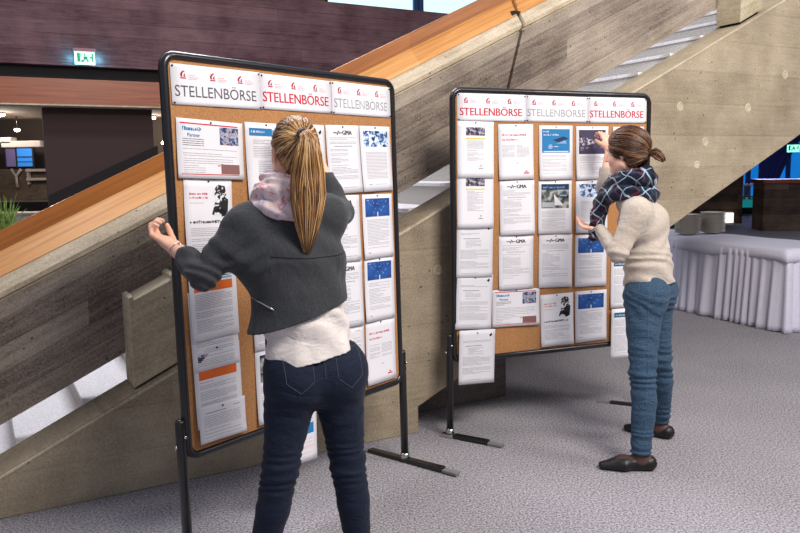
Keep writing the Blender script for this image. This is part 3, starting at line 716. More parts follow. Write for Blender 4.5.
S1 = [(.150, 1.606, -.5, a4, c_cars, 'upper notice with car photo and yellow line, top left of farther pinboard', .006, 0),
 (.148, 1.331, -.7, a4, c_cars, 'lower notice with car photo and yellow line, left column of farther pinboard', .008, 0),
 (.144, 1.055, -1.5, a4, c_letter, 'letter with small black mark below the car notices, farther pinboard', .004, 0),
 (.137, .765, -3.4, a4, c_letter, 'tilted letter with small black mark low in left column, farther pinboard', .010, .002),
 (.145, .455, -1.8, a4, c_letter, 'letter hanging below the bottom left corner of farther pinboard', .004, .020),
 (.402, 1.594, .8, a4, c_red, 'notice with red headings in top row of farther pinboard', .008, 0),
 (.411, 1.282, .4, a4, gma, 'upper notice headed GMA, second column of farther pinboard', .008, 0),
 (.405, .973, -.6, a4, gma, 'notice headed GMA just above the landscape notice, farther pinboard', .008, 0),
 (.405, .713, -1., (.299, .207), c_land, 'landscape notice with blue heading and city photo, bottom of farther pinboard', .008, .002),
 (.662, 1.590, .4, a4, c_bluepic, 'notice with bright blue picture in top row of farther pinboard', .008, 0),
 (.659, 1.279, -.6, a4, c_dark, 'notice with dark picture and white triangle, third column of farther pinboard', .008, 0),
 (.665, .968, -1., a4, gma, 'notice headed GMA, third column of farther pinboard', .008, 0),
 (.680, .621, .9, a4, c_sketch, 'notice with black figure sketch at bottom of farther pinboard', .010, 0),
 (.909, 1.588, .5, a4, c_violet, 'notice with dark violet picture under the raised hand, farther pinboard', .008, 0),
 (.910, 1.277, -.5, a4, c_crystal, 'notice with pale blue crystal picture above the open palm, farther pinboard', .008, 0),
 (.909, .958, -1., a4, c_bubble, 'upper notice with deep blue bubble picture below the open palm, farther pinboard', .008, 0),
 (.916, .625, 0., a4, c_bubble, 'lower notice with deep blue bubble picture, bottom row of farther pinboard', .008, 0),
 (1.165, 1.589, .7, a4, c_blackhead, 'notice with black mark mostly behind the brown haired head, farther pinboard', .008, 0),
 (1.165, .811, -1.2, a4, c_navyhead, 'notice with teal header beside the sweater hem, farther pinboard', .008, 0),
 (1.160, .503, -.8, a4, c_navyhead, 'notice with teal header hanging below farther pinboard beside the blue jeans', .004, .020)]
for (u, v, tl, sz, fn, lb, lf, ly) in S1: sheet(1, u*.975, v*.975, tl, sz[0], sz[1], fn, lb, lift=lf, lay=ly, grp=g2)

# banners
def banner(bi, u, w, v, h, colr, tilt, label, tw):
    u, w, v, h, tw = u*.975, w*.975, v*.975, h*.975, tw*.975
    s = Sheet(w, h, .001, 1.)
    for k in range(3):
        x = -w/2+.052+k*w*.315; y = h/2-.05
        s.poly([(x-.012, y), (x+.012, y), (x+.012, y+.004), (x-.012, y+.004)], 'dred')
        q_ = .8
        arc = [(x-.012, y+.008), (x-.015, y+.018), (x-.008, y+.029), (x+.003, y+.035), (x+.012, y+.032), (x+.004, y+.029), (x-.002, y+.023), (x-.005, y+.016), (x-.003, y+.008)]
        s.poly([(x+(a_-x)*q_, y+(c_-y)*q_) for a_, c_ in arc], 'dred'); s.poly([(x+dx_*q_, y+dy_*q_) for dx_, dy_ in ((.002, .008), (.005, .02), (.012, .024), (.010, .016), (.014, .008))], 'dred')
        s.line(x+.024, x+.055, y+.013, .0022, 'pink'); s.line(x+.024, x+.07, y+.006, .0022, 'pink'); s.line(x+.024, x+.06, y+.0, .0022, 'lgrey')
    s.text('STELLENBÖRSE', -w/2+(w-tw)/2-.006, -h/2+.030, .056, colr, .0009 if colr == 'red' else .0001, maxw=tw)
    s.pin(-w/2+.008, h/2-.008); s.pin(w/2-.006, h/2-.008); s.pin(-w/2+.008, -h/2+.006); s.pin(w/2-.006, -h/2+.006)
    o = s.b.build('title_banner', None, None, label=label, cat='banner', group='title banners on the pinboards')
    o.matrix_world = BM[bi] @ Matrix.Translation((u, -.0042, v)) @ Matrix.Rotation(-math.radians(tilt), 4, 'Y')
banner(0, .250, .422, 1.825, .146, 'tgrey', .4, 'white banner with dark grey title at left end of the nearer pinboard', .385)
banner(0, .668, .413, 1.827, .141, 'red', .1, 'white banner with red title in the middle of the nearer pinboard', .385)
banner(0, 1.083, .413, 1.828, .144, 'lgrey', 0., 'white banner with pale grey title at right end of the nearer pinboard', .375)
banner(1, .252, .424, 1.835, .148, 'red', 0., 'white banner with red title at left end of the farther pinboard', .385)
banner(1, .670, .411, 1.835, .145, 'lgrey', 0., 'white banner with pale grey title in the middle of the farther pinboard', .385)
banner(1, 1.083, .413, 1.837, .147, 'red', .4, 'white banner with red title at right end of the farther pinboard', .380)

# ------------------------------------------------------------------ buffet table
N_ = Vector((3.34, 6.52, 0)); dirL = Vector((-.39, .921, 0)).normalized(); dirR = Vector((dirL.y, -dirL.x, 0))
TL_, TW_ = 2.3, .76
tb = empty('buffet_table', N_, label='long folding table hidden under white linen behind the beige sweater', cat='table')
b = MB()
def TP(a, c, z): v = dirL*a+dirR*c; return (v.x, v.y, z)
b.add([TP(.03, .03, .70), TP(TL_-.03, .03, .70), TP(TL_-.03, TW_-.03, .70), TP(.03, TW_-.03, .70), TP(.03, .03, .722), TP(TL_-.03, .03, .722), TP(TL_-.03, TW_-.03, .722), TP(.03, TW_-.03, .722)],
      [(0, 3, 2, 1), (4, 5, 6, 7), (0, 1, 5, 4), (1, 2, 6, 5), (2, 3, 7, 6), (3, 0, 4, 7)]); b.build('tabletop', 'back', tb)
for a, c in ((.1, .1), (.1, TW_-.1), (TL_-.1, .1), (TL_-.1, TW_-.1)):
    b = MB(); b.tube([TP(a, c, 0), TP(a, c, .70)], .015, 8); b.build('leg', 'black', tb)
# cloth: skirt with pleats + top overlay
def perim(n_per_m=60):
    P = []
    for (p0, p1) in (((TL_, 0), (0, 0)), ((0, 0), (0, TW_)), ((0, TW_), (TL_, TW_)), ((TL_, TW_), (TL_, 0))):
        L = math.hypot(p1[0]-p0[0], p1[1]-p0[1]); n = int(L*n_per_m)
        nrm = (-(0 if p0[0] != p1[0] else 1) if p0[0] == p1[0] and p0[0] == 0 else 0, 0)
        for i in range(n):
            t = i/n; P.append((p0[0]+(p1[0]-p0[0])*t, p0[1]+(p1[1]-p0[1])*t, p0, p1))
    return P
P = perim(); b = MB(); vs = []; rows = 14; dist = 0; rnd = random.Random(5)
ph = 0; phs = []
for i in range(len(P)):
    ph += (2*PI/60)/.085*(1+.45*math.sin(i*.13)+.25*math.sin(i*.041+1)); phs.append(ph)
for j in range(rows+1):
    f = j/rows; z = .69-(.685)*f
    for i, (a, c, p0, p1) in enumerate(P):
        d_ = (p1[0]-p0[0], p1[1]-p0[1]); L = math.hypot(*d_); nx, ny = d_[1]/L, -d_[0]/L
        if nx*((a-TL_/2))+ny*((c-TW_/2)) < 0: nx, ny = -nx, -ny
        # blend normals at the corners by pulling outwards
        amp = .006+.024*f**.8; off = .012+.028*f+amp*(.8*math.sin(phs[i])+.3*math.sin(phs[i]*2.3+f))
        a2 = a+nx*off; c2 = c+ny*off
        ex = min(abs(a), abs(a-TL_)); 
        if ny and min(a, TL_-a) < .04: a2 += (-1 if a < TL_/2 else 1)*off*(1-min(a, TL_-a)/.04)
        if nx and min(c, TW_-c) < .04: c2 += (-1 if c < TW_/2 else 1)*off*(1-min(c, TW_-c)/.04)
        vs.append(TP(a2, c2, z+.004*math.sin(phs[i]*.5)*f))
n = len(P)
b.add(vs, [(j*n+i, j*n+(i+1) % n, (j+1)*n+(i+1) % n, (j+1)*n+i) for j in range(rows) for i in range(n)], None, True)
o = b.build('table_skirt', 'linen', label='white pleated skirt hanging around the buffet table to the carpet', cat='tablecloth'); o.location = N_
m_ = o.modifiers.new('t', 'SOLIDIFY'); m_.thickness = .003
b = MB(); vs = []; nu, nv = 60, 24; DR = .105
def fold(u, L):   # u in arc coordinates from -DR to L+DR
    if u < 0: return -.016-.01*(-u/DR), u
    if u > L: return L+.016+.01*((u-L)/DR), L-u
    return u, 0.
for i in range(nu+1):
    for j in range(nv+1):
        ua = -DR+(TL_+2*DR)*i/nu; uc = -DR+(TW_+2*DR)*j/nv
        a, za = fold(ua, TL_); c, zc = fold(uc, TW_)
        w_ = .004*math.sin(ua*9+uc*4)*(1 if za == 0 and zc == 0 else .3)+.002*math.sin(uc*23)
        wz = .010*math.sin(ua*5)+.006*math.sin(ua*13) if (za < 0 or zc < 0) else 0
        zz = min(za, zc)
        out = .012*math.sin(ua*7+1)*min(1, -zc/DR) if zc < 0 else 0
        vs.append(TP(a, c-out*(1 if uc < 0 else -1), .732+w_*.5+zz+wz*min(1, -zz/DR)))
b.add(vs, [(i*(nv+1)+j, (i+1)*(nv+1)+j, (i+1)*(nv+1)+j+1, i*(nv+1)+j+1) for i in range(nu) for j in range(nv)], None, True)
o = b.build('tablecloth', 'linen', label='white cloth laid flat over the buffet table with short overhang', cat='tablecloth'); o.location = N_
m_ = o.modifiers.new('t', 'SOLIDIFY'); m_.thickness = .002; m_.offset = 1

# plates: each stacked plate is a thing
def plate_mesh():
    b = MB(); b.lathe([(.001, .004), (.055, .004), (.068, .0), (.072, .002), (.098, .012), (.128, .017), (.131, .0195), (.128, .021), (.098, .0165), (.072, .0075), (.06, .0065), (.001, .0065)], 28); return b
pm = None
for (cx, cy, nn, sl_, nm_) in ((3.34, 8.12, 16, 0, 'right'), (3.035, 8.02, 15, 1, 'left')):
    for k in range(nn):
        lb = ('topmost white plate of the %s plate stack on the buffet table' if k == nn-1 else 'white plate within the %s plate stack on the buffet table' if k else 'lowest white plate of the %s plate stack on the buffet table') % nm_
        if pm is None: o = plate_mesh().build('dinner_plate', 'plate'); pm = o
        else: o = pm.copy(); COL.objects.link(o)
        o.location = (cx+.003*math.sin(k*1.9), cy+.003*math.cos(k*2.7), 0.742+k*.0136)
        o['label'] = lb; o['category'] = 'plate'; o['group'] = nm_+' stack of plates' if 0 < k < nn-1 else nm_+' plate stack ends'

# ------------------------------------------------------------------ people: implicit surfaces polygonised with surface nets
class SDF:
    def __init__(s, lo, hi, h):
        s.lo = np.array(lo, float); s.h = h; s.n = np.ceil((np.array(hi)-s.lo)/h).astype(int)+1
        s.F = np.full(s.n, .5, np.float32)
    def sub(s, lo, hi):
        a = np.clip(np.floor((np.array(lo)-s.lo)/s.h).astype(int), 0, s.n); b = np.clip(np.ceil((np.array(hi)-s.lo)/s.h).astype(int)+1, 0, s.n)
        g = [s.lo[i]+s.h*np.arange(a[i], b[i]) for i in range(3)]
        return tuple(slice(a[i], b[i]) for i in range(3)), np.meshgrid(*g, indexing='ij', sparse=True)
    def put(s, sl, d, k):
        f = s.F[sl]
        if k > 0:
            hh = np.clip(k-np.abs(f-d), 0, None)/k; s.F[sl] = np.minimum(f, d)-hh*hh*k*.25
        else: s.F[sl] = np.minimum(f, d)
    def cone(s, a, b, ra, rb, k=.02, ax=None, ratio=1., wr=None):
        """tapered capsule; ax/ratio stretches the section along axis ax"""
        a = np.array(a, float); b = np.array(b, float); R = max(ra, rb)*max(ratio, 1)+.05
        sl_, (X, Y, Z) = s.sub(np.minimum(a, b)-R, np.maximum(a, b)+R)
        if min(x.stop-x.start for x in sl_) <= 0: return
        ab = b-a; L2 = max(ab@ab, 1e-9)
        px, py, pz = X-a[0], Y-a[1], Z-a[2]
        t = np.clip((px*ab[0]+py*ab[1]+pz*ab[2])/L2, 0, 1)
        qx, qy, qz = px-t*ab[0], py-t*ab[1], pz-t*ab[2]
        if ax is not None:
            ax = np.array(ax, float); ax /= np.linalg.norm(ax)
            c = qx*ax[0]+qy*ax[1]+qz*ax[2]; g = c/ratio-c
            qx, qy, qz = qx+g*ax[0], qy+g*ax[1], qz+g*ax[2]
        d = np.sqrt(qx*qx+qy*qy+qz*qz)-(ra+(rb-ra)*t)
        if wr: d = d+wr(X, Y, Z, t)
        s.put(sl_, d.astype(np.float32), k)
    def ell(s, c, r, axes=None, k=.02, cut=False):
        c = np.array(c, float); R = max(r)+.05
        sl_, (X, Y, Z) = s.sub(c-R, c+R)
        A = np.eye(3) if axes is None else np.array(axes, float)
        px, py, pz = X-c[0], Y-c[1], Z-c[2]; q = 0; q2 = 0
        for i in range(3):
            v = (px*A[i][0]+py*A[i][1]+pz*A[i][2]); q = q+(v/r[i])**2; q2 = q2+(v/r[i]**2)**2
        k0 = np.sqrt(q); d = (k0*(k0-1)/np.maximum(np.sqrt(q2), 1e-6)).astype(np.float32)
        if cut:
            f = s.F[sl_]; hh = np.clip(k-np.abs(f+d), 0, None)/max(k, 1e-6); s.F[sl_] = np.maximum(f, -d)+hh*hh*k*.25
        else: s.put(sl_, d, k)
    def poly(s, pts, rs, k=.02, **kw):
        for i in range(len(pts)-1): s.cone(pts[i], pts[i+1], rs[i], rs[i+1], k if i == 0 else .006, **kw)
    def halfspace(s, p, n, k=0.):   # keep the side opposite to n
        n = np.array(n, float); n /= np.linalg.norm(n); p = np.array(p, float)
        sl_, (X, Y, Z) = s.sub(s.lo, s.lo+s.h*s.n)
        d = ((X-p[0])*n[0]+(Y-p[1])*n[1]+(Z-p[2])*n[2]).astype(np.float32)
        s.F[:] = np.maximum(s.F, d)
    def displace(s, fn):
        sl_, (X, Y, Z) = s.sub(s.lo, s.lo+s.h*s.n)
        m = np.abs(s.F) < .03
        idx = np.nonzero(m)
        x = s.lo[0]+s.h*idx[0]; y = s.lo[1]+s.h*idx[1]; z = s.lo[2]+s.h*idx[2]
        s.F[idx] += fn(x, y, z).astype(np.float32)
    def mesh(s):
        F = s.F; neg = F < 0
        nx, ny, nz = F.shape
        cnt = np.zeros((nx-1, ny-1, nz-1), np.int8)
        for i in (0, 1):
            for j in (0, 1):
                for k in (0, 1): cnt += neg[i:nx-1+i, j:ny-1+j, k:nz-1+k]
        act = (cnt > 0) & (cnt < 8); idx = np.argwhere(act)
        vid = np.full(act.shape, -1, np.int64); vid[act] = np.arange(len(idx))
        acc = np.zeros((len(idx), 3)); n = np.zeros(len(idx))
        C8 = [(i, j, k) for i in (0, 1) for j in (0, 1) for k in (0, 1)]
        V = {c: F[idx[:, 0]+c[0], idx[:, 1]+c[1], idx[:, 2]+c[2]].astype(float) for c in C8}
        for c in C8:
            for a in range(3):
                if c[a] == 0:
                    e = list(c); e[a] = 1; e = tuple(e); f0, f1 = V[c], V[e]; cr = (f0 < 0) != (f1 < 0)
                    t = np.where(cr, f0/np.where(cr, f0-f1, 1), 0)
                    p_ = np.array(c, float)[None, :].repeat(len(idx), 0); p_[:, a] += t
                    acc[cr] += p_[cr]; n[cr] += 1
        vs = s.lo+s.h*(idx+acc/n[:, None])
        fs = []
        for a in range(3):
            b, c = (a+1) % 3, (a+2) % 3
            s0 = [slice(None)]*3; s1 = [slice(None)]*3; s0[a] = slice(0, -1); s1[a] = slice(1, None)
            f0 = neg[tuple(s0)]; f1 = neg[tuple(s1)]
            E_ = np.argwhere(f0 != f1); 
            ok = (E_[:, b] > 0) & (E_[:, c] > 0) & (E_[:, b] < F.shape[b]-1) & (E_[:, c] < F.shape[c]-1); E_ = E_[ok]
            flip = f0[tuple(E_.T)]
            q = []
            for (db, dc) in ((0, 0), (1, 0), (1, 1), (0, 1)):
                g = E_.copy(); g[:, b] -= db; g[:, c] -= dc; q.append(vid[tuple(g.T)])
            q = np.array(q).T; q[~flip] = q[~flip][:, ::-1]; fs.append(q)
        fs = np.concatenate(fs); fs = fs[(fs >= 0).all(1)]
        return vs, fs
def npmesh(name, vs, fs, m, parent=None, smooth=True, matidx=None, **kw):
    me = bpy.data.meshes.new(name); vs = np.asarray(vs, np.float32); fs = np.asarray(fs, np.int32)
    me.vertices.add(len(vs)); me.vertices.foreach_set('co', vs.ravel())
    me.loops.add(fs.size); me.loops.foreach_set('vertex_index', fs.ravel())
    me.polygons.add(len(fs)); me.polygons.foreach_set('loop_start', np.arange(len(fs), dtype=np.int32)*fs.shape[1])
    me.polygons.foreach_set('use_smooth', np.full(len(fs), smooth))
    for q in (m if isinstance(m, (list, tuple)) else [m]): me.materials.append(MT[q])
    if matidx is not None: me.polygons.foreach_set('material_index', np.asarray(matidx, np.int32))
    me.update(calc_edges=True); me.validate()
    o = bpy.data.objects.new(name, me); COL.objects.link(o)
    if parent: o.parent = parent
    return tag(o, **kw)
def U(v): v = np.array(v, float); return v/np.linalg.norm(v)
def wrk(fx, fy, fz, amp, ph=0.):
    return lambda x, y, z: amp*np.sin(fx*x+fy*y+fz*z+ph+1.7*np.sin(fz*.31*z+fx*.4*y+ph)+1.1*np.sin(fy*.5*x-fz*.23*z))
def band(z, z0, w): return np.exp(-((z-z0)/w)**2)

def hand(S, wrist, d, pn, thumb, curl, spread=.10, L=1., tcurl=.4):
    """wrist: point, d: direction of the palm, pn: palm normal (fingers curl towards it), thumb: side the thumb is on"""
    d = U(d); pn = np.array(pn, float); pn = U(pn-(pn@d)*d); sd = np.cross(d, pn); sd = U(sd)
    if sd@np.array(thumb, float) < 0: sd = -sd
    w = np.array(wrist, float)
    c = w+d*.045*L; kn = w+d*.088*L
    S.cone(w, w+d*.03, .019, .020, .015, ax=sd, ratio=1.3)
    S.cone(w+d*.03*L, kn-d*.012, .0155, .0135, .015, ax=sd, ratio=2.35)
    for i, (off, ln, kx) in enumerate(((.0305, .070, 0), (.010, .080, .003), (-.0105, .074, .001), (-.030, .058, -.006))):
        base = kn+sd*off*L+d*kx; a = curl[i] if isinstance(curl, (list, tuple)) else curl
        dd = U(d+sd*(off*spread*20*.35)); p_ = base-d*.014; r = .0088 if i < 3 else .0078
        pts = [p_, base]; rs = [r+.0006, r]; cur = a*.55; tot = 0
        for q, fr in enumerate((.45, .32, .23)):
            tot += (a*.62, a*1.0, a*.7)[q]; dirq = dd*math.cos(tot)+pn*math.sin(tot)
            pts.append(pts[-1]+dirq*ln*L*fr); rs.append(r*(1-.09*(q+1)))
        for q in range(len(pts)-1): S.cone(pts[q], pts[q+1], rs[q], rs[q+1], .004 if q else .007)
    tb = w+d*.022*L+sd*.026*L+pn*.006
    t1 = tb+U(d*.7+sd*.75+pn*.25)*.032*L; t2 = t1+U(d*.95+sd*(.45-tcurl)+pn*(.2+tcurl))*.030*L; t3 = t2+U(d*.9+sd*(.15-tcurl)+pn*(.25+tcurl))*.024*L
    S.cone(w+d*.02+sd*.012, tb, .014, .0135, .012); S.cone(tb, t1, .0125, .0105, .008); S.cone(t1, t2, .0102, .0092, .004); S.cone(t2, t3, .0092, .0078, .004)

def head_sdf(S, c, fwd, up, k=.012, sc=1.):
    f = U(fwd); u = np.array(up, float); u = U(u-(u@f)*f); r = np.cross(f, u)
    A = (r, f, u); P_ = lambda x, y, z: np.array(c)+(r*x+f*y+u*z)*sc
    S.ell(P_(0, -.012, .030), (.072*sc, .092*sc, .083*sc), A, .01)
    S.ell(P_(0, .022, -.010), (.060*sc, .066*sc, .098*sc), A, .03)
    S.ell(P_(0, .050, -.075), (.030*sc, .030*sc, .026*sc), A, .03)       # chin
    for s_ in (-1, 1):
        S.ell(P_(s_*.036, .050, -.030), (.026*sc, .026*sc, .024*sc), A, .03)   # cheek
        S.cone(P_(s_*.052, .0, -.055), P_(s_*.022, .055, -.083), .020*sc, .018*sc, .03)  # jaw
        S.ell(P_(s_*.031, .085, .008), (.016*sc, .012*sc, .011*sc), A, .012, cut=True)
        S.ell(P_(s_*.031, .070, .006), (.0135*sc, .0125*sc, .0120*sc), A, .002)  # eyelids/eyeball bulge
        S.cone(P_(s_*.016, .083, .024), P_(s_*.045, .073, .026), .006*sc, .005*sc, .012)  # brow
        # ear
        S.ell(P_(s_*.074, -.012, -.006), (.008*sc, .018*sc, .031*sc), A, .006)
        S.ell(P_(s_*.083, -.008, .0), (.006*sc, .009*sc, .015*sc), A, .004, cut=True)
    S.cone(P_(0, .080, .020), P_(0, .104, -.022), .0075*sc, .0105*sc, .012); 
    for s_ in (-1, 1): S.ell(P_(s_*.011, .092, -.025), (.008*sc, .010*sc, .007*sc), A, .006)
    S.cone(P_(-.016, .082, -.046), P_(.016, .082, -.046), .0055*sc, .0055*sc, .006)
    S.cone(P_(-.014, .081, -.055), P_(.014, .081, -.055), .0065*sc, .0065*sc, .005)
    return A, P_
def face_parts(par, A, P_, sc=1.):
    for s_, nm in ((-1, 'eye'), (1, 'eye')):
        b = MB(); c = P_(s_*.031, .0735, .006); r_ = .0115*sc; vs = []; n = 16
        Rm = np.array(A)
        for i in range(9):
            for j in range(n):
                th = PI*i/8; ph_ = 2*PI*j/n; v = np.array((math.sin(th)*math.cos(ph_), math.cos(th), math.sin(th)*math.sin(ph_)))*r_
                vs.append(c+v@Rm)
        q = [(i*n+j, i*n+(j+1) % n, (i+1)*n+(j+1) % n, (i+1)*n+j) for i in range(8) for j in range(n)]
        b.add(vs, q[:n], 'inkd', True); b.f += []; 
        b.add(vs, q[n:2*n], 'iris', True); b.add(vs, q[2*n:], 'eyewhite', True)
        b.build('eye', None, par)
    b = MB(); b.tube([P_(-.024, .0835, -.050), P_(-.01, .0885, -.048), P_(0, .0885, -.0495), P_(.01, .0885, -.048), P_(.024, .0835, -.050)], [.001, .0045, .005, .0045, .001], 8); b.build('lips', 'lip', par)
    for s_ in (-1, 1):
        b = MB(); b.tube([P_(s_*.014, .0885, .026), P_(s_*.03, .0845, .031), P_(s_*.048, .0735, .026)], [.003, .0032, .001], 6); b.build('eyebrow', 'hairdark', par)

def hairmat(name, stops):
    m = mat(name, stops[1][1], .42, spec=.45); t = NT(m)
    t.b.inputs['Anisotropic'].default_value = .3
    g = t.n('ShaderNodeNewGeometry'); co = t.n('ShaderNodeTexCoord').outputs['Object']
    n1 = t.n('ShaderNodeTexNoise', i_Vector=co, i_Scale=14., i_Detail=2.).outputs[0]
    f = t.math('ADD', t.math('MULTIPLY', g.outputs['Random Per Island'], .8), t.math('MULTIPLY', t.math('SUBTRACT', n1, .4), .6))
    t.link(t.ramp(f, stops), t.b.inputs['Base Color']); return m
MT['hairblonde'] = hairmat('hair_blonde', [(.1, (56, 36, 22)), (.32, (128, 88, 52)), (.62, (188, 142, 92)), (1., (244, 212, 160))])
MT['hairbrown'] = hairmat('hair_brown', [(.1, (36, 22, 15)), (.45, (84, 52, 34)), (.75, (128, 86, 56)), (1., (170, 124, 84))])
MT['hairdark'] = mat('hair_dark', (58, 38, 26), .6)
MT['hairbase'] = mat('hair_base_blonde', (112, 76, 46), .6)
MT['iris'] = mat('iris', (70, 86, 90), .2); MT['eyewhite'] = mat('eye_white', (232, 228, 224), .2); MT['lip'] = mat('lip', (190, 104, 98), .45)
MT['tie'] = mat('hair_tie', (30, 22, 20), .6)
def skinmat(name, a, b):
    m = mat(name, a, .5, spec=.35); t = NT(m); co = t.n('ShaderNodeTexCoord').outputs['Object']
    n1 = t.n('ShaderNodeTexNoise', i_Vector=co, i_Scale=18., i_Detail=3.).outputs[0]
    t.link(t.ramp(n1, [(.35, a), (.65, b)]), t.b.inputs['Base Color']); t.b.inputs['Subsurface Weight'].default_value = .12
    t.b.inputs['Subsurface Radius'].default_value = (.6, .25, .12); t.b.inputs['Subsurface Scale'].default_value = .01
    return m
MT['skin'] = skinmat('skin', (232, 176, 150), (242, 192, 168))

def cap(A, P_, sc, rx, ry, rz, region, m, name, par, oy=-.012, oz=.030, nth=48, nph=64):
    """a close cap of hair over the skull where region(dir) holds"""
    vs = []; fs = []
    Rm = np.array(A)
    def pt(dr, e=0.):
        g = 1.+(.38 if dr[2] < 0 and dr[1] < 0 else 0)*min(1, .35-dr[1]*3. if dr[1] < 0 else 0)
        return P_(dr[0]*(rx+e)*(1-.12*max(0, -dr[2])), oy+dr[1]*(ry+e)*(1-.10*max(0, -dr[2])), oz+dr[2]*(rz+e)*g)
    D = []
    for i in range(nth+1):
        for j in range(nph):
            th = PI*i/nth; ph_ = 2*PI*j/nph; D.append((math.sin(th)*math.cos(ph_), math.sin(th)*math.sin(ph_), math.cos(th)))
    ok = [region(d) for d in D]
    for d in D: vs.append(pt(d))
    for i in range(nth):
        for j in range(nph):
            q = (i*nph+j, (i+1)*nph+j, (i+1)*nph+(j+1) % nph, i*nph+(j+1) % nph)
            if all(ok[k] for k in q): fs.append(q)
    return vs, fs, pt
def strands(b, pt, region, tie, n, seed, m, e0=.004, e1=.010, wr=.0034, lift=.0):
    rnd = random.Random(seed); tie = Vector(tie).normalized(); k = 0
    while k < n:
        v = Vector((rnd.gauss(0, 1), rnd.gauss(0, 1), rnd.gauss(0, 1))).normalized()
        if not region(v) or v.angle(tie) < .12: continue
        ang = v.angle(tie); ax = v.cross(tie).normalized(); k += 1
        a0 = min(ang, rnd.uniform(.5, 1.3)*ang*.5+.5*ang); steps = 8
        pts = []; e = rnd.uniform(e0, e1); wob = rnd.uniform(-.05, .05)
        end = .10
        for i in range(steps+1):
            t = i/steps; a = (ang-end)*t
            d = Matrix.Rotation(a, 3, ax) @ v
            d = (d+ax*wob*math.sin(t*PI)).normalized()
            pts.append(pt(d, e*min(1, .25+3*t)+lift*math.sin(t*PI)))
        w = wr*rnd.uniform(.7, 1.4)
        b.tube(pts, [w*.4]+[w]*(steps-2)+[w*.8, w*.5], 5, m)
def tail(b, center, rad, n, seed, m, wr=.0038, flat=1.):
    """center: list of points, rad: radius at each"""
    rnd = random.Random(seed); C_ = [Vector(c) for c in center]; N = len(C_)
    clumps = [(rnd.uniform(0, 2*PI), math.sqrt(rnd.random())*.95, rnd.uniform(-.3, .3)) for _ in range(26)]
    for _ in range(n):
        a = rnd.uniform(0, 2*PI); q = math.sqrt(rnd.random()); pts = []; tw = rnd.uniform(-.5, .5); cl = clumps[rnd.randrange(len(clumps))]; am = rnd.uniform(0, .004); ap = rnd.uniform(0, 6); ending = rnd.uniform(.86, 1.0); w = wr*rnd.uniform(.6, 1.3)
        M_ = 12
        for i in range(M_+1):
            t = i/M_*ending*(N-1); k = min(int(t), N-2); f = t-k
            p0, p1 = C_[k], C_[k+1]
            # catmull smooth
            pm = C_[max(k-1, 0)]; pn_ = C_[min(k+2, N-1)]
            c = .5*((2*p0)+(-pm+p1)*f+(2*pm-5*p0+4*p1-pn_)*f*f+(-pm+3*p0-3*p1+pn_)*f**3)
            r_ = rad[k]*(1-f)+rad[k+1]*f
            tg = (p1-p0).normalized(); sx = tg.cross(Vector((-.4, .92, 0))).normalized(); sy = tg.cross(sx)
            aa = a+tw*i/M_; g_ = min(.72, .9*i/M_); ca = cl[0]+cl[2]*i/M_
            ox = math.cos(aa)*q*(1-g_)+math.cos(ca)*cl[1]*g_; oy = math.sin(aa)*q*(1-g_)+math.sin(ca)*cl[1]*g_
            pts.append(c+sx*(ox*r_+am*math.sin(ap+i*.9))+sy*oy*r_*flat)
        b.tube(pts, [w*.6]+[w]*(M_-1)+[w*.15], 5, m)
def scarf_mat(name, base, stops, scale, lines=None):
    m = mat(name, base, .9, spec=.1); t = NT(m); t.b.inputs['Sheen Weight'].default_value = .3
    co = t.n('ShaderNodeTexCoord').outputs['Object']
    n1 = t.n('ShaderNodeTexNoise', i_Vector=co, i_Scale=scale, i_Detail=2., i_Distortion=1.).outputs[0]
    col = t.ramp(n1, stops)
    if lines:
        mp = t.n('ShaderNodeMapping', i_Vector=co); mp.inputs['Rotation'].default_value = (.5, .7, .5)
        dn = t.n('ShaderNodeTexNoise', i_Vector=co, i_Scale=9., i_Detail=1.)
        v = t.n('ShaderNodeVectorMath', operation='ADD', i_0=mp.outputs[0]); sc_ = t.n('ShaderNodeVectorMath', operation='SCALE', i_0=dn.outputs['Color']); sc_.inputs['Scale'].default_value = .075
        t.link(sc_.outputs[0], v.inputs[1]); sp = t.n('ShaderNodeSeparateXYZ', i_0=v.outputs[0])
        for k, ax in enumerate((0, 2)):
            f = t.math('LESS_THAN', t.math('FRACT', t.math('DIVIDE', sp.outputs[ax], lines)), .085)
            col = t.mix(t.math('MULTIPLY', f, .8), col, lin((166, 188, 204)))
        f = t.math('LESS_THAN', t.math('FRACT', t.math('ADD', t.math('DIVIDE', sp.outputs[1], lines*1.3), .4)), .06)
        col = t.mix(t.math('MULTIPLY', f, .35), col, lin((150, 40, 60)))
    t.link(col, t.b.inputs['Base Color'])
    n2 = t.n('ShaderNodeTexNoise', i_Vector=co, i_Scale=60., i_Detail=2.).outputs[0]; t.bump(n2, .5, .006)
    return m
def surfline(S_obj_vs, *a): pass
def project(me_obj, pts, dirs, off=.0015):
    """drop points onto a mesh along dirs"""
    from mathutils.bvhtree import BVHTree
    key = me_obj.name
    if key not in BV:
        me = me_obj.data; BV[key] = BVHTree.FromPolygons([v.co[:] for v in me.vertices], [tuple(q.vertices) for q in me.polygons])
    out = []
    for p_, d in zip(pts, dirs):
        d = Vector(d).normalized(); hit = BV[key].ray_cast(Vector(p_)-d*.4, d)
        if hit[0] is not None: out.append(hit[0]-d*off)
    return out
BV = {}

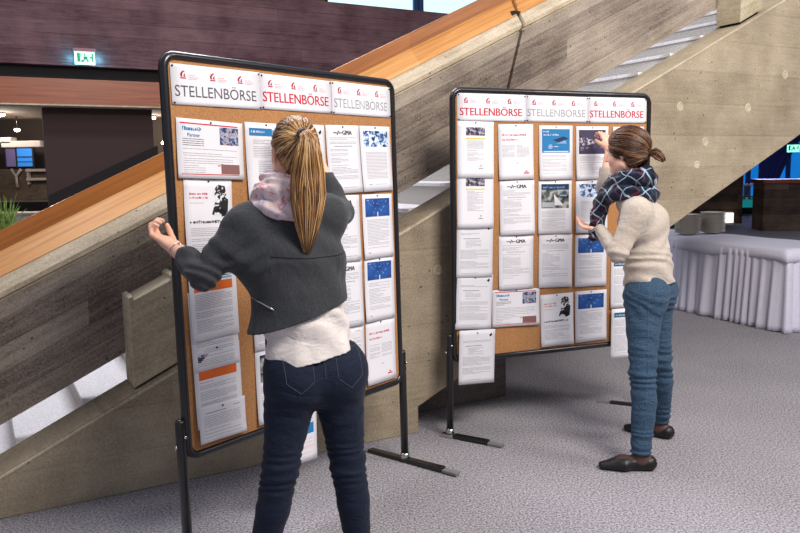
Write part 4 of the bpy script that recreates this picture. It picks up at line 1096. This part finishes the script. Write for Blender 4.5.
# ---------------------------------------------------------------- the woman with the ponytail
MT['jacket'] = cloth('jacket_grey', (44, 46, 50), (66, 68, 72), 900., .9, .15, .4, 11., .5, 1., .6)
MT['shirt'] = cloth('shirt_white', (216, 206, 202), (230, 222, 218), 500., .7, .1, .1, 13., .5, .7, 1.2)
MT['jeans1'] = cloth('jeans_dark', (11, 18, 36), (24, 35, 58), 1200., .8, .05, .4, 12., .5, .8, 1.6)
MT['jeans2'] = cloth('jeans_blue', (24, 44, 66), (70, 98, 124), 900., .8, .05, .4, 15., .6, .7, 1.8)
MT['stitch'] = mat('stitch', (70, 72, 78), .8)
MT['stitch2'] = mat('stitch_light', (70, 100, 124), .8)
MT['sweater'] = cloth('sweater_beige', (176, 162, 150), (204, 192, 180), 600., .95, .2, .5, 11., .45, .8, 1.3)
MT['scarfpink'] = scarf_mat('scarf_pink', (226, 196, 200), [(.3, (168, 164, 196)), (.42, (226, 206, 212)), (.56, (238, 214, 208)), (.64, (224, 120, 150)), (.7, (240, 226, 220))], 22.)
MT['scarfblue'] = scarf_mat('scarf_navy', (22, 32, 58), [(.35, (12, 17, 34)), (.65, (26, 38, 64))], 26., .062)
MT['shoe'] = mat('shoe_black', (16, 14, 16), .45)
MT['sock'] = mat('sheer_sock', (74, 48, 44), .6)

def person1():
    O = np.array((-.30, 2.50, 0.)); fwd = U((-.38, .92, 0)); rt = np.array((fwd[1], -fwd[0], 0)); up = np.array((0, 0, 1.))
    root = empty('person', tuple(O), label='person with long blond ponytail in grey jacket reaching to the nearer pinboard', cat='person')
    def W(x, y, z): return np.array((x, y, z))-O
    j = dict(pel=(-.288, 2.495, .80), waist=(-.325, 2.49, .99), chest=(-.362, 2.48, 1.20), neck=(-.360, 2.48, 1.365), head=(-.337, 2.50, 1.524),
             hipL=(-.360, 2.465, .80), hipR=(-.222, 2.525, .80), kneeL=(-.408, 2.44, .49), kneeR=(-.193, 2.54, .46), ankL=(-.51, 2.50, .085), ankR=(-.160, 2.58, .085),
             shL=(-.485, 2.44, 1.300), shR=(-.245, 2.54, 1.325), elL=(-.622, 2.39, 1.148), wrL=(-.742, 2.50, 1.225), elR=(-.218, 2.79, 1.315), wrR=(-.338, 2.93, 1.572))
    J = {k: W(*v) for k, v in j.items()}
    lo = (-.66, -.32, -.02); hi = (.42, .62, 1.68)
    # body
    S = SDF(lo, hi, .0042)
    S.cone(J['pel'], J['waist'], .105, .085, .05, ax=rt, ratio=1.38); S.cone(J['waist'], J['chest'], .083, .095, .05, ax=rt, ratio=1.35)
    S.cone(J['chest'], J['neck']-up*.06, .095, .06, .05, ax=rt, ratio=1.5); S.cone(J['neck']-up*.07, J['head']-up*.04, .052, .050, .04)
    hc = J['head']; hf = U((-.37, .92, -.08)); A, P_ = head_sdf(S, hc, hf, (0, 0, 1), sc=.95)
    for s_ in 'LR':
        S.poly([J['hip'+s_], J['knee'+s_], J['ank'+s_]], [.085, .052, .034], .04)
        t_ = J['ank'+s_]; S.cone(t_-up*.045, t_+fwd*.14-up*.062, .030, .024, .03, ax=rt, ratio=1.3)
        S.poly([J['sh'+s_], J['el'+s_]], [.046, .036], .04); S.poly([J['el'+s_], J['wr'+s_]], [.036, .0235], .01)
    S.cone(J['neck']-up*.05, J['shL'], .045, .045, .03); S.cone(J['neck']-up*.05, J['shR'], .045, .045, .03)
    # left hand: relaxed, fingers curled; right hand reaches up to the board
    fa = U(J['wrL']-J['elL'])
    hand(S, J['wrL'], U(np.array((-.85, .25, .50))), U((.45, .1, .85)), (0, .9, .5), [1.0, 1.15, 1.25, 1.3], L=.95, tcurl=.5)
    hand(S, J['wrR'], U((-.40, .30, .88)), U((-.3, .9, -.3)), (-1, 0, .2), [.45, .5, .55, .65], L=.95)
    vs, fs = S.mesh(); npmesh('body', vs, fs, 'skin', root)
    face_parts(root, A, P_, .95)
    # jeans
    S = SDF((-.42, -.25, .02), (.36, .30, 1.02), .0042)
    for s_ in 'LR':
        hp, kn, an = J['hip'+s_], J['knee'+s_], J['ank'+s_]
        mid = hp*.55+kn*.45
        S.poly([hp, mid, kn], [.098, .078, .058], .045); 
        calf = kn*.62+an*.38-fwd*.012
        S.poly([kn, calf, an], [.0600, .0575, .041], .02)
        S.ell(hp-fwd*.050-up*.02, (.078, .070, .080), (rt, fwd, up), .05)
    S.cone(J['pel']+up*.01, J['waist']-up*.07, .104, .090, .05, ax=rt, ratio=1.42)
    kz = (j['kneeL'][2], j['kneeR'][2])
    def dis(x, y, z):
        a = np.zeros_like(x)
        a += band(z, .47, .10)*wrk(9, 12, 190, .0032)(x, y, z)
        a += band(z, .72, .05)*wrk(30, 20, 120, .0016, 1)(x, y, z)
        a += band(z, .12, .08)*wrk(9, 12, 210, .003, 2)(x, y, z)
        return a+wrk(24, 18, 40, .0008)(x, y, z)
    S.displace(dis); S.halfspace(J['waist']-up*.045, (0, 0, 1)); S.halfspace(np.array((0, 0, .075)), (0, 0, -1))
    vs, fs = S.mesh(); jn = npmesh('jeans', vs, fs, 'jeans1', root)
    def onback(x, z, obj=jn, d=fwd): return (rt*x-fwd*.0+up*z+np.array((J['pel'][0], J['pel'][1], 0)), d)
    def seam(pts2, nm, m='stitch', r=.0011, obj=jn, d=fwd, par=None, close=False):
        q = [];
        for (a, c), (e, f) in zip(pts2, pts2[1:]):
            for t in np.linspace(0, 1, 9)[:-1]: q.append((a+(e-a)*t, c+(f-c)*t))
        q.append(pts2[-1]); P3 = [onback(x, z, obj, d) for x, z in q]
        pp = project(obj, [p_[0] for p_ in P3], [p_[1] for p_ in P3], .0008)
        if len(pp) > 2:
            b = MB(); b.tube(pp, r, 5); return b.build(nm, m, par or obj)
    for sg in (-1, 1):
        seam([(sg*.040, .885), (sg*.040, .80), (sg*.085, .765), (sg*.128, .80), (sg*.130, .888), (sg*.040, .885)], 'back_pocket')
    seam([(0, .93), (.0, .86), (.0, .80)], 'centre_seam'); seam([(-.14, .905), (-.05, .895), (.05, .895), (.14, .905)], 'yoke_seam')
    b = MB()
    # shirt
    S = SDF((-.28, -.26, .80), (.30, .28, 1.22), .0042)
    S.cone(J['pel']-up*.03, J['waist'], .131, .104, .03, ax=rt, ratio=1.27); S.cone(J['waist'], J['waist']+up*.16, .102, .092, .03, ax=rt, ratio=1.3)
    S.displace(lambda x, y, z: wrk(26, 30, 42, .0045)(x, y, z)+wrk(60, 44, -30, .002, 2)(x, y, z))
    S.halfspace(J['pel']+up*.062, U(np.array((0, 0, -1))+rt*.17)); S.halfspace(J['waist']+up*.09, (0, 0, 1))
    vs, fs = S.mesh(); npmesh('shirt', vs, fs, 'shirt', root)
    # jacket
    S = SDF((-.50, -.30, .90), (.36, .52, 1.46), .0042)
    S.cone(J['waist']-up*.05-rt*.008, J['waist']+up*.075-rt*.01, .134, .110, .03, ax=rt, ratio=1.36)
    S.cone(J['waist']+up*.07, J['chest'], .103, .112, .04, ax=rt, ratio=1.36); S.cone(J['chest'], J['neck']-up*.075, .111, .070, .05, ax=rt, ratio=1.75)
    S.cone(J['neck']-up*.06, J['shL']-up*.01, .060, .066, .04); S.cone(J['neck']-up*.06, J['shR']-up*.01, .060, .066, .04)
    e, s0, w0 = J['elL'], J['shL'], J['wrL']
    S.poly([s0, s0*.5+e*.5, e], [.066, .056, .048], .045); S.cone(e, e+(w0-e)*.55, .048, .039, .015)
    cu = e+(w0-e)*.55; S.cone(cu-(w0-e)*.14, cu, .0405, .041, .006)
    e, s0, w0 = J['elR'], J['shR'], J['wrR']
    S.poly([s0, s0*.5+e*.5, e], [.066, .058, .050], .045); S.cone(e, e+(w0-e)*.7, .050, .036, .015)
    elb = J['elL']; def_ = J['elR']
    def dis(x, y, z):
        r2 = np.exp(-((x-elb[0])**2+(y-elb[1])**2+(z-elb[2])**2)/.10**2)
        ar = np.exp(-((x-J['shL'][0]+.0)**2+(z-J['shL'][2]+.10)**2)/.09**2)
        a = r2*wrk(90, 60, 120, .0042)(x, y, z)+ar*wrk(60, 20, -80, .003, 1)(x, y, z)
        a += band(z, 1.20, .012)*.0022
        return a+wrk(28, 30, 34, .0022, .5)(x, y, z)
    S.displace(dis); S.halfspace(J['waist']+up*.012, U(np.array((0, 0, -1))+rt*.30)); 
    S.halfspace(cu, U(w0*0+J['wrL']-J['elL'])) if False else None
    vs, fs = S.mesh(); jk = npmesh('jacket', vs, fs, 'jacket', root)
    q = []
    for t in np.linspace(0, 1, 7): q.append(((-.215+.062*t), 1.075-.040*t))
    P3 = [onback(x, z) for x, z in q]; pp = project(jk, [a[0] for a in P3], [a[1] for a in P3], .002)
    if len(pp) > 2: b = MB(); b.tube(pp, .0032, 6); b.build('zipper', 'chrome', jk)
    seam([(-.16, 1.205), (-.05, 1.195), (.06, 1.195), (.16, 1.205)], 'back_seam', 'matblack', .0013, jk)
    # scarf
    S = SDF((-.25, -.25, 1.25), (.22, .25, 1.50), .0042); nb = J['neck']+fwd*.012
    for k, (rr_, dz, r_, tl) in enumerate(((.086, -.006, .031, .014), (.078, .024, .029, -.015), (.070, .050, .024, .01), (.060, .076, .021, -.012))):
        pts = [nb+rt*rr_*1.05*math.cos(a)+fwd*rr_*math.sin(a)+up*(dz+tl*math.sin(a+k)) for a in np.linspace(0, 2*PI, 19)]
        for a, c in zip(pts, pts[1:]): S.cone(a, c, r_, r_, .008)
    S.cone(nb-up*.03, nb+up*.06, .075, .062, .02)
    S.displace(lambda x, y, z: wrk(60, 70, 130, .0032)(x, y, z)+wrk(110, 90, 60, .0016)(x, y, z))
    vs, fs = S.mesh(); npmesh('scarf', vs, fs, 'scarfpink', root)
    # bracelet
    fa = U(J['wrL']-J['elL']); c = J['wrL']-fa*.022; a1 = U(np.cross(fa, up)); a2 = np.cross(fa, a1); b = MB()
    b.tube([c+(a1*math.cos(t)+a2*math.sin(t)*.95)*.0295 for t in np.linspace(0, 2*PI, 25)], .0016, 6); br = b.build('bracelet', 'chrome', root)
    b = MB(); q = c-a2*.034+up*-.012; b.lathe([(.001, -.006), (.006, -.003), (.006, .003), (.001, .006)], 10, None, tuple(q)); b.build('charm', 'chrome', br)
    # hair
    def region(d):
        x, y, z = d
        if y > .30 and z < .42+.25*abs(x): return False
        if z < -.86+.1*y: return False
        if abs(x) > .72 and z < -.10 and y > -.08: return False
        if z < -.34 and y > -.05: return False
        return True
    vs, fs, pt = cap(A, P_, .95, .076, .096, .088, region, None, '', root)
    b = MB(); b.add(vs, fs, 'hairbase', True)
    tie_l = (.02, -.93, .14)
    strands(b, pt, region, tie_l, 2200, 3, 'hairblonde', -.002, .006, .0019)
    b.build('hair', None, root)
    tdir = Vector(tie_l).normalized(); tp = Vector(pt(tdir, .006)); bk = Vector(-hf)
    b = MB(); ax_ = (bk+Vector((0, 0, .35))).normalized(); s1 = ax_.cross(Vector((0, 0, 1))).normalized(); s2 = ax_.cross(s1)
    tq = tp+ax_*.012
    b.tube([tq+(s1*math.cos(t)+s2*math.sin(t))*.0165 for t in np.linspace(0, 2*PI, 21)], .005, 6); b.build('hair_tie', 'tie', root)
    ctr = [tp-ax_*.006, tp+ax_*.016, tp+ax_*.040+Vector((.002, 0, -.012)), tp+ax_*.055+Vector((.004, 0, -.050)), tp+ax_*.052+Vector((.0, .0, -.125)), tp+ax_*.045+Vector((.0, .0, -.20)), tp+ax_*.040+Vector((-.002, .0, -.285)), tp+ax_*.035+Vector((-.006, .0, -.375))]
    b = MB(); tail(b, ctr, [.022, .013, .021, .038, .060, .067, .048, .012], 1500, 8, 'hairblonde', .0021, .55); b.build('ponytail', None, root)
    # shoes
    for s_ in 'LR':
        t_ = J['ank'+s_]*1.; S = SDF(t_+(-.2, -.2, -.10), t_+(.2, .25, .05), .0042)
        S.cone(t_-up*.052-fwd*.03, t_-up*.058+fwd*.06, .036, .036, .02, ax=rt, ratio=1.15); S.cone(t_-up*.058+fwd*.05, t_-up*.066+fwd*.15, .034, .022, .03, ax=rt, ratio=1.45)
        S.halfspace(np.array((0, 0, .001)), (0, 0, -1)); S.halfspace(t_-up*.02, (0, 0, 1)); vs, fs = S.mesh(); npmesh('shoe', vs, fs, 'shoe', root)
    return root
person1()

# ---------------------------------------------------------------- the woman in the beige sweater
def person2():
    O = np.array((1.23, 3.78, 0.)); fwd = U((-.80, .60, 0)); rt = np.array((fwd[1], -fwd[0], 0)); up = np.array((0, 0, 1.))
    root = empty('person', tuple(O), label='person in beige sweater and navy scarf pinning a sheet to farther pinboard', cat='person')
    def W(x, y, z): return np.array((x, y, z))-O
    j = dict(pel=(1.250, 3.78, .845), waist=(1.238, 3.78, .98), chest=(1.222, 3.79, 1.19), neck=(1.165, 3.81, 1.352), head=(1.135, 3.84, 1.530),
             hipL=(1.200, 3.715, .83), hipR=(1.290, 3.845, .83), kneeL=(1.175, 3.62, .475), kneeR=(1.335, 3.86, .475), ankL=(1.155, 3.555, .09), ankR=(1.40, 4.00, .10),
             shL=(1.150, 3.675, 1.255), shR=(1.235, 3.92, 1.30), elL=(1.050, 3.645, 1.055), wrL=(1.010, 3.84, 1.150), elR=(1.105, 4.10, 1.36), wrR=(1.158, 4.22, 1.560))
    J = {k: W(*v) for k, v in j.items()}
    S = SDF((-.42, -.36, -.02), (.36, .72, 1.74), .0042)
    S.cone(J['pel'], J['waist'], .100, .080, .05, ax=rt, ratio=1.38); S.cone(J['waist'], J['chest'], .080, .092, .05, ax=rt, ratio=1.35)
    S.cone(J['chest'], J['neck']-up*.06, .092, .06, .05, ax=rt, ratio=1.5); S.cone(J['neck']-up*.07, J['head']-up*.04, .050, .048, .04)
    hf = U((-.78, .62, -.12)); A, P_ = head_sdf(S, J['head'], hf, (0, 0, 1), sc=.99)
    ff = {'L': U((-1, .10, 0)), 'R': U((-.80, .60, 0))}
    for s_ in 'LR':
        S.poly([J['hip'+s_], J['knee'+s_], J['ank'+s_]], [.08, .05, .033], .04)
        t_ = J['ank'+s_]; f_ = ff[s_]; S.cone(t_-up*.05, t_+f_*.13-up*.07, .028, .020, .03)
        S.poly([J['sh'+s_], J['el'+s_]], [.044, .034], .04); S.poly([J['el'+s_], J['wr'+s_]], [.034, .0225], .01)
        S.cone(J['neck']-up*.05, J['sh'+s_], .042, .042, .03)
    hand(S, J['wrL'], U((-.62, .66, .12)), U((.1, -.1, 1.)), (.3, .9, 0), [.35, .45, .55, .6], L=.95)
    hand(S, J['wrR'], U((-.12, .48, .84)), U((-.35, .8, -.35)), (-1, .1, .2), [.75, .9, 1.0, 1.05], L=.95, tcurl=.5)
    vs, fs = S.mesh(); npmesh('body', vs, fs, 'skin', root); face_parts(root, A, P_, .99)
    # jeans
    S = SDF((-.24, -.36, .05), (.32, .36, 1.0), .0042)
    for s_ in 'LR':
        hp, kn, an = J['hip'+s_], J['knee'+s_], J['ank'+s_]; mid = hp*.55+kn*.45
        S.poly([hp, mid, kn], [.096, .080, .062], .045); calf = kn*.6+an*.4-fwd*.010
        S.poly([kn, calf, an], [.0615, .060, .047], .02)
        S.ell(hp-fwd*.045, (.080, .076, .088), (rt, fwd, up), .05)
    S.cone(J['pel']+up*.01, J['waist']-up*.04, .098, .086, .05, ax=rt, ratio=1.38)
    def dis(x, y, z):
        a = band(z, .45, .11)*wrk(14, 18, 150, .0045)(x, y, z)+band(z, .78, .07)*wrk(50, -60, 130, .003, 1)(x, y, z)
        a += band(z, .13, .07)*wrk(9, 12, 190, .004, 2)(x, y, z)
        return a+wrk(26, 30, 44, .0016)(x, y, z)
    S.displace(dis); S.halfspace(J['waist']-up*.03, (0, 0, 1)); S.halfspace(np.array((0, 0, .085)), (0, 0, -1))
    vs, fs = S.mesh(); jn = npmesh('jeans', vs, fs, 'jeans2', root)
    vd = U((.1, 1, 0)); sx = np.array((vd[1], -vd[0], 0))
    def seam(p3, nm, obj=jn, m='stitch2', r=.0012, d=vd):
        q = []
        for a, c in zip(p3, p3[1:]):
            for t in np.linspace(0, 1, 9)[:-1]: q.append(np.array(a)+(np.array(c)-np.array(a))*t)
        q.append(np.array(p3[-1])); pp = project(obj, q, [d]*len(q), .0008)
        if len(pp) > 2: b = MB(); b.tube(pp, r, 5); b.build(nm, m, obj)
    hL = J['hipL']; kL = J['kneeL']; aL = J['ankL']
    seam([hL+sx*.005+up*.06, kL+sx*.01, aL+sx*.004+up*.03], 'side_seam')
    seam([hL+sx*.03+up*.09, hL+sx*.03+up*.0, hL+sx*.075-up*.02, hL+sx*.115+up*.0, hL+sx*.115+up*.085, hL+sx*.03+up*.09], 'back_pocket')
    seam([hL-sx*.03+up*.085, hL-sx*.045+up*.03, hL-sx*.085+up*.0], 'front_pocket')
    # sweater
    S = SDF((-.36, -.26, .82), (.24, .56, 1.46), .0042)
    S.cone(J['pel']+up*.02, J['waist']+up*.02, .124, .097, .04, ax=rt, ratio=1.27); S.cone(J['waist'], J['chest'], .100, .098, .05, ax=rt, ratio=1.28)
    S.cone(J['chest'], J['neck']-up*.07, .096, .064, .05, ax=rt, ratio=1.55)
    S.ell(J['chest']+fwd*.065-up*.01-rt*.05, (.05, .05, .055), (rt, fwd, up), .04); S.ell(J['chest']+fwd*.065-up*.01+rt*.05, (.05, .05, .055), (rt, fwd, up), .04)
    for s_, fr in (('L', .95), ('R', 1.0)):
        s0, e, w0 = J['sh'+s_], J['el'+s_], J['wr'+s_]
        S.cone(J['neck']-up*.06, s0-up*.01, .055, .054, .05); S.poly([s0, s0*.5+e*.5, e], [.056, .052, .046], .05); S.cone(e, e+(w0-e)*fr, .046, .031, .015)
    def dis(x, y, z):
        a = band(z, .96, .10)*wrk(20, 30, 120, .0042)(x, y, z)+band(z, 1.12, .10)*wrk(40, 20, -60, .0026, 2)(x, y, z)
        return a+wrk(30, 26, 30, .0020)(x, y, z)
    S.displace(dis); S.halfspace(J['pel']+up*.035, U(np.array((0, 0, -1))-fwd*.10))
    vs, fs = S.mesh(); sw = npmesh('sweater', vs, fs, 'sweater', root)
    b = MB(); a0 = J['pel']+up*.022; b.tube([a0+rt*.118*math.cos(t)*1.03+fwd*.100*math.sin(t) for t in np.linspace(0, 2*PI, 33)], [.011]*33, 6); b.build('belt', 'matblack', root)
    # scarf: two loops and hanging ends
    S = SDF((-.32, -.22, 1.02), (.14, .30, 1.52), .0042); nb = J['neck']+fwd*.015
    for k, (rr_, dz, r_, tl) in enumerate(((.092, -.010, .040, .02), (.086, .038, .036, -.02), (.076, .078, .026, .01))):
        pts = [nb+rt*rr_*math.cos(a)+fwd*rr_*1.1*math.sin(a)+up*(dz+tl*math.sin(a+k)-.03*max(0, math.sin(a))) for a in np.linspace(0, 2*PI, 19)]
        for a, c in zip(pts, pts[1:]): S.cone(a, c, r_, r_, .008)
    a = nb+fwd*.095-rt*.03
    S.poly([a-up*.01, a+fwd*.045-up*.08-rt*.01, a+fwd*.055-up*.16-rt*.02, a+fwd*.062-up*.235-rt*.03], [.036, .034, .032, .030], .02, ax=rt, ratio=1.35)
    S.poly([a+rt*.05, a+fwd*.055-up*.09+rt*.04, a+fwd*.06-up*.17+rt*.03], [.034, .032, .028], .02, ax=rt, ratio=1.3)
    S.displace(lambda x, y, z: wrk(70, 60, 100, .0038)(x, y, z)+wrk(120, 80, 50, .0018)(x, y, z))
    vs, fs = S.mesh(); sc = npmesh('scarf', vs, fs, 'scarfblue', root)
    # hair
    def region(d):
        x, y, z = d
        if y > .62+.22*abs(x) and z < .50: return False
        if y > .45 and z < -.50: return False
        if z < -.60+.1*y: return False
        if abs(x) > .6 and z < -.42 and y > -.2: return False
        return True
    vs, fs, pt = cap(A, P_, .99, .083, .106, .094, region, None, '', root)
    b = MB(); b.add(vs, fs, 'hairdark', True); tie_l = (.0, -.92, -.30)
    strands(b, pt, region, tie_l, 2200, 5, 'hairbrown', -.002, .010, .0019, .004)
    rnd = random.Random(4)
    for k in range(60):
        v = Vector((-.95-rnd.uniform(0, .1), rnd.uniform(.0, .55), rnd.uniform(-.1, .5))).normalized()
        pts = [pt((Vector((v.x*(1-.75*q), v.y+.25*q, v.z*(1-q)+.95*q))).normalized(), .006+.003*q) for q in (1, .75, .5, .25, 0)]
        w_ = v.copy(); w_.z -= .35; pts.append(pt(w_.normalized(), .004))
        b.tube(pts, [.0008, .002, .0022, .0022, .002, .0006], 5, 'hairbrown')
    b.build('hair', None, root)
    tdir = Vector(tie_l).normalized(); tp = Vector(pt(tdir, .004)); ax_ = (Vector(-hf)+Vector((.15, -.1, -.28))).normalized()
    s1 = ax_.cross(Vector((0, 0, 1))).normalized(); s2 = ax_.cross(s1); tq = tp+ax_*.010
    b = MB(); b.tube([tq+(s1*math.cos(t)+s2*math.sin(t))*.014 for t in np.linspace(0, 2*PI, 21)], .0045, 6); b.build('hair_tie', 'tie', root)
    ctr = [tp-ax_*.006, tp+ax_*.012, tp+ax_*.035, tp+ax_*.060+Vector((.0, 0, -.014)), tp+ax_*.080+Vector((0, 0, -.035))]
    b = MB(); tail(b, ctr, [.024, .015, .027, .028, .014], 480, 9, 'hairbrown', .002, .8); b.build('ponytail', None, root)
    # shoes: black ballet flats over sheer socks
    for s_ in 'LR':
        t_ = J['ank'+s_]; f_ = ff[s_]; r_ = np.array((f_[1], -f_[0], 0)); base = np.array((t_[0], t_[1], 0))
        lo_ = base+(-.26, -.16, -.01); hi_ = base+(.12, .26, .13)
        S = SDF(lo_, hi_, .004)
        S.cone(base+up*.040-f_*.035, base+up*.034+f_*.09, .034, .032, .02, ax=r_, ratio=1.05); S.cone(base+up*.030+f_*.08, base+up*.018+f_*.175, .031, .016, .02, ax=r_, ratio=1.6)
        S.cone(base+up*.05, base+up*.13, .036, .036, .02)
        S.halfspace(np.array((0, 0, .004)), (0, 0, -1)); S.halfspace(np.array((0, 0, .10)), (0, 0, 1)); vs, fs = S.mesh(); npmesh('sock', vs, fs, 'sock', root)
        S = SDF(lo_, hi_, .004)
        S.cone(base+up*.036-f_*.040, base+up*.032+f_*.09, .038, .037, .02, ax=r_, ratio=1.05); S.cone(base+up*.030+f_*.08, base+up*.018+f_*.182, .036, .018, .02, ax=r_, ratio=1.6)
        S.ell(base+up*.085+f_*.045, (.030, .105, .050), (r_, f_, up), .006, cut=True)
        S.halfspace(np.array((0, 0, .001)), (0, 0, -1)); vs, fs = S.mesh(); sh = npmesh('shoe', vs, fs, 'shoe', root)
        b = MB(); n = 0
        for q in range(4):
            for w_ in range(3):
                ang_ = -.5+q*.33; p0 = base-f_*.2+r_*0+up*(.022+.014*w_); dd = f_*math.cos(ang_)+r_*math.sin(ang_)
                pp = project(sh, [base+up*(.022+.014*w_)-f_*.03], [dd], .001)
                if pp:
                    c = pp[0]; b.lathe([(.0005, -.002), (.002, 0), (.0005, .002)], 6, None, tuple(c))
        if b.v: b.build('heel_studs', 'chrome', sh)
    return root
person2()
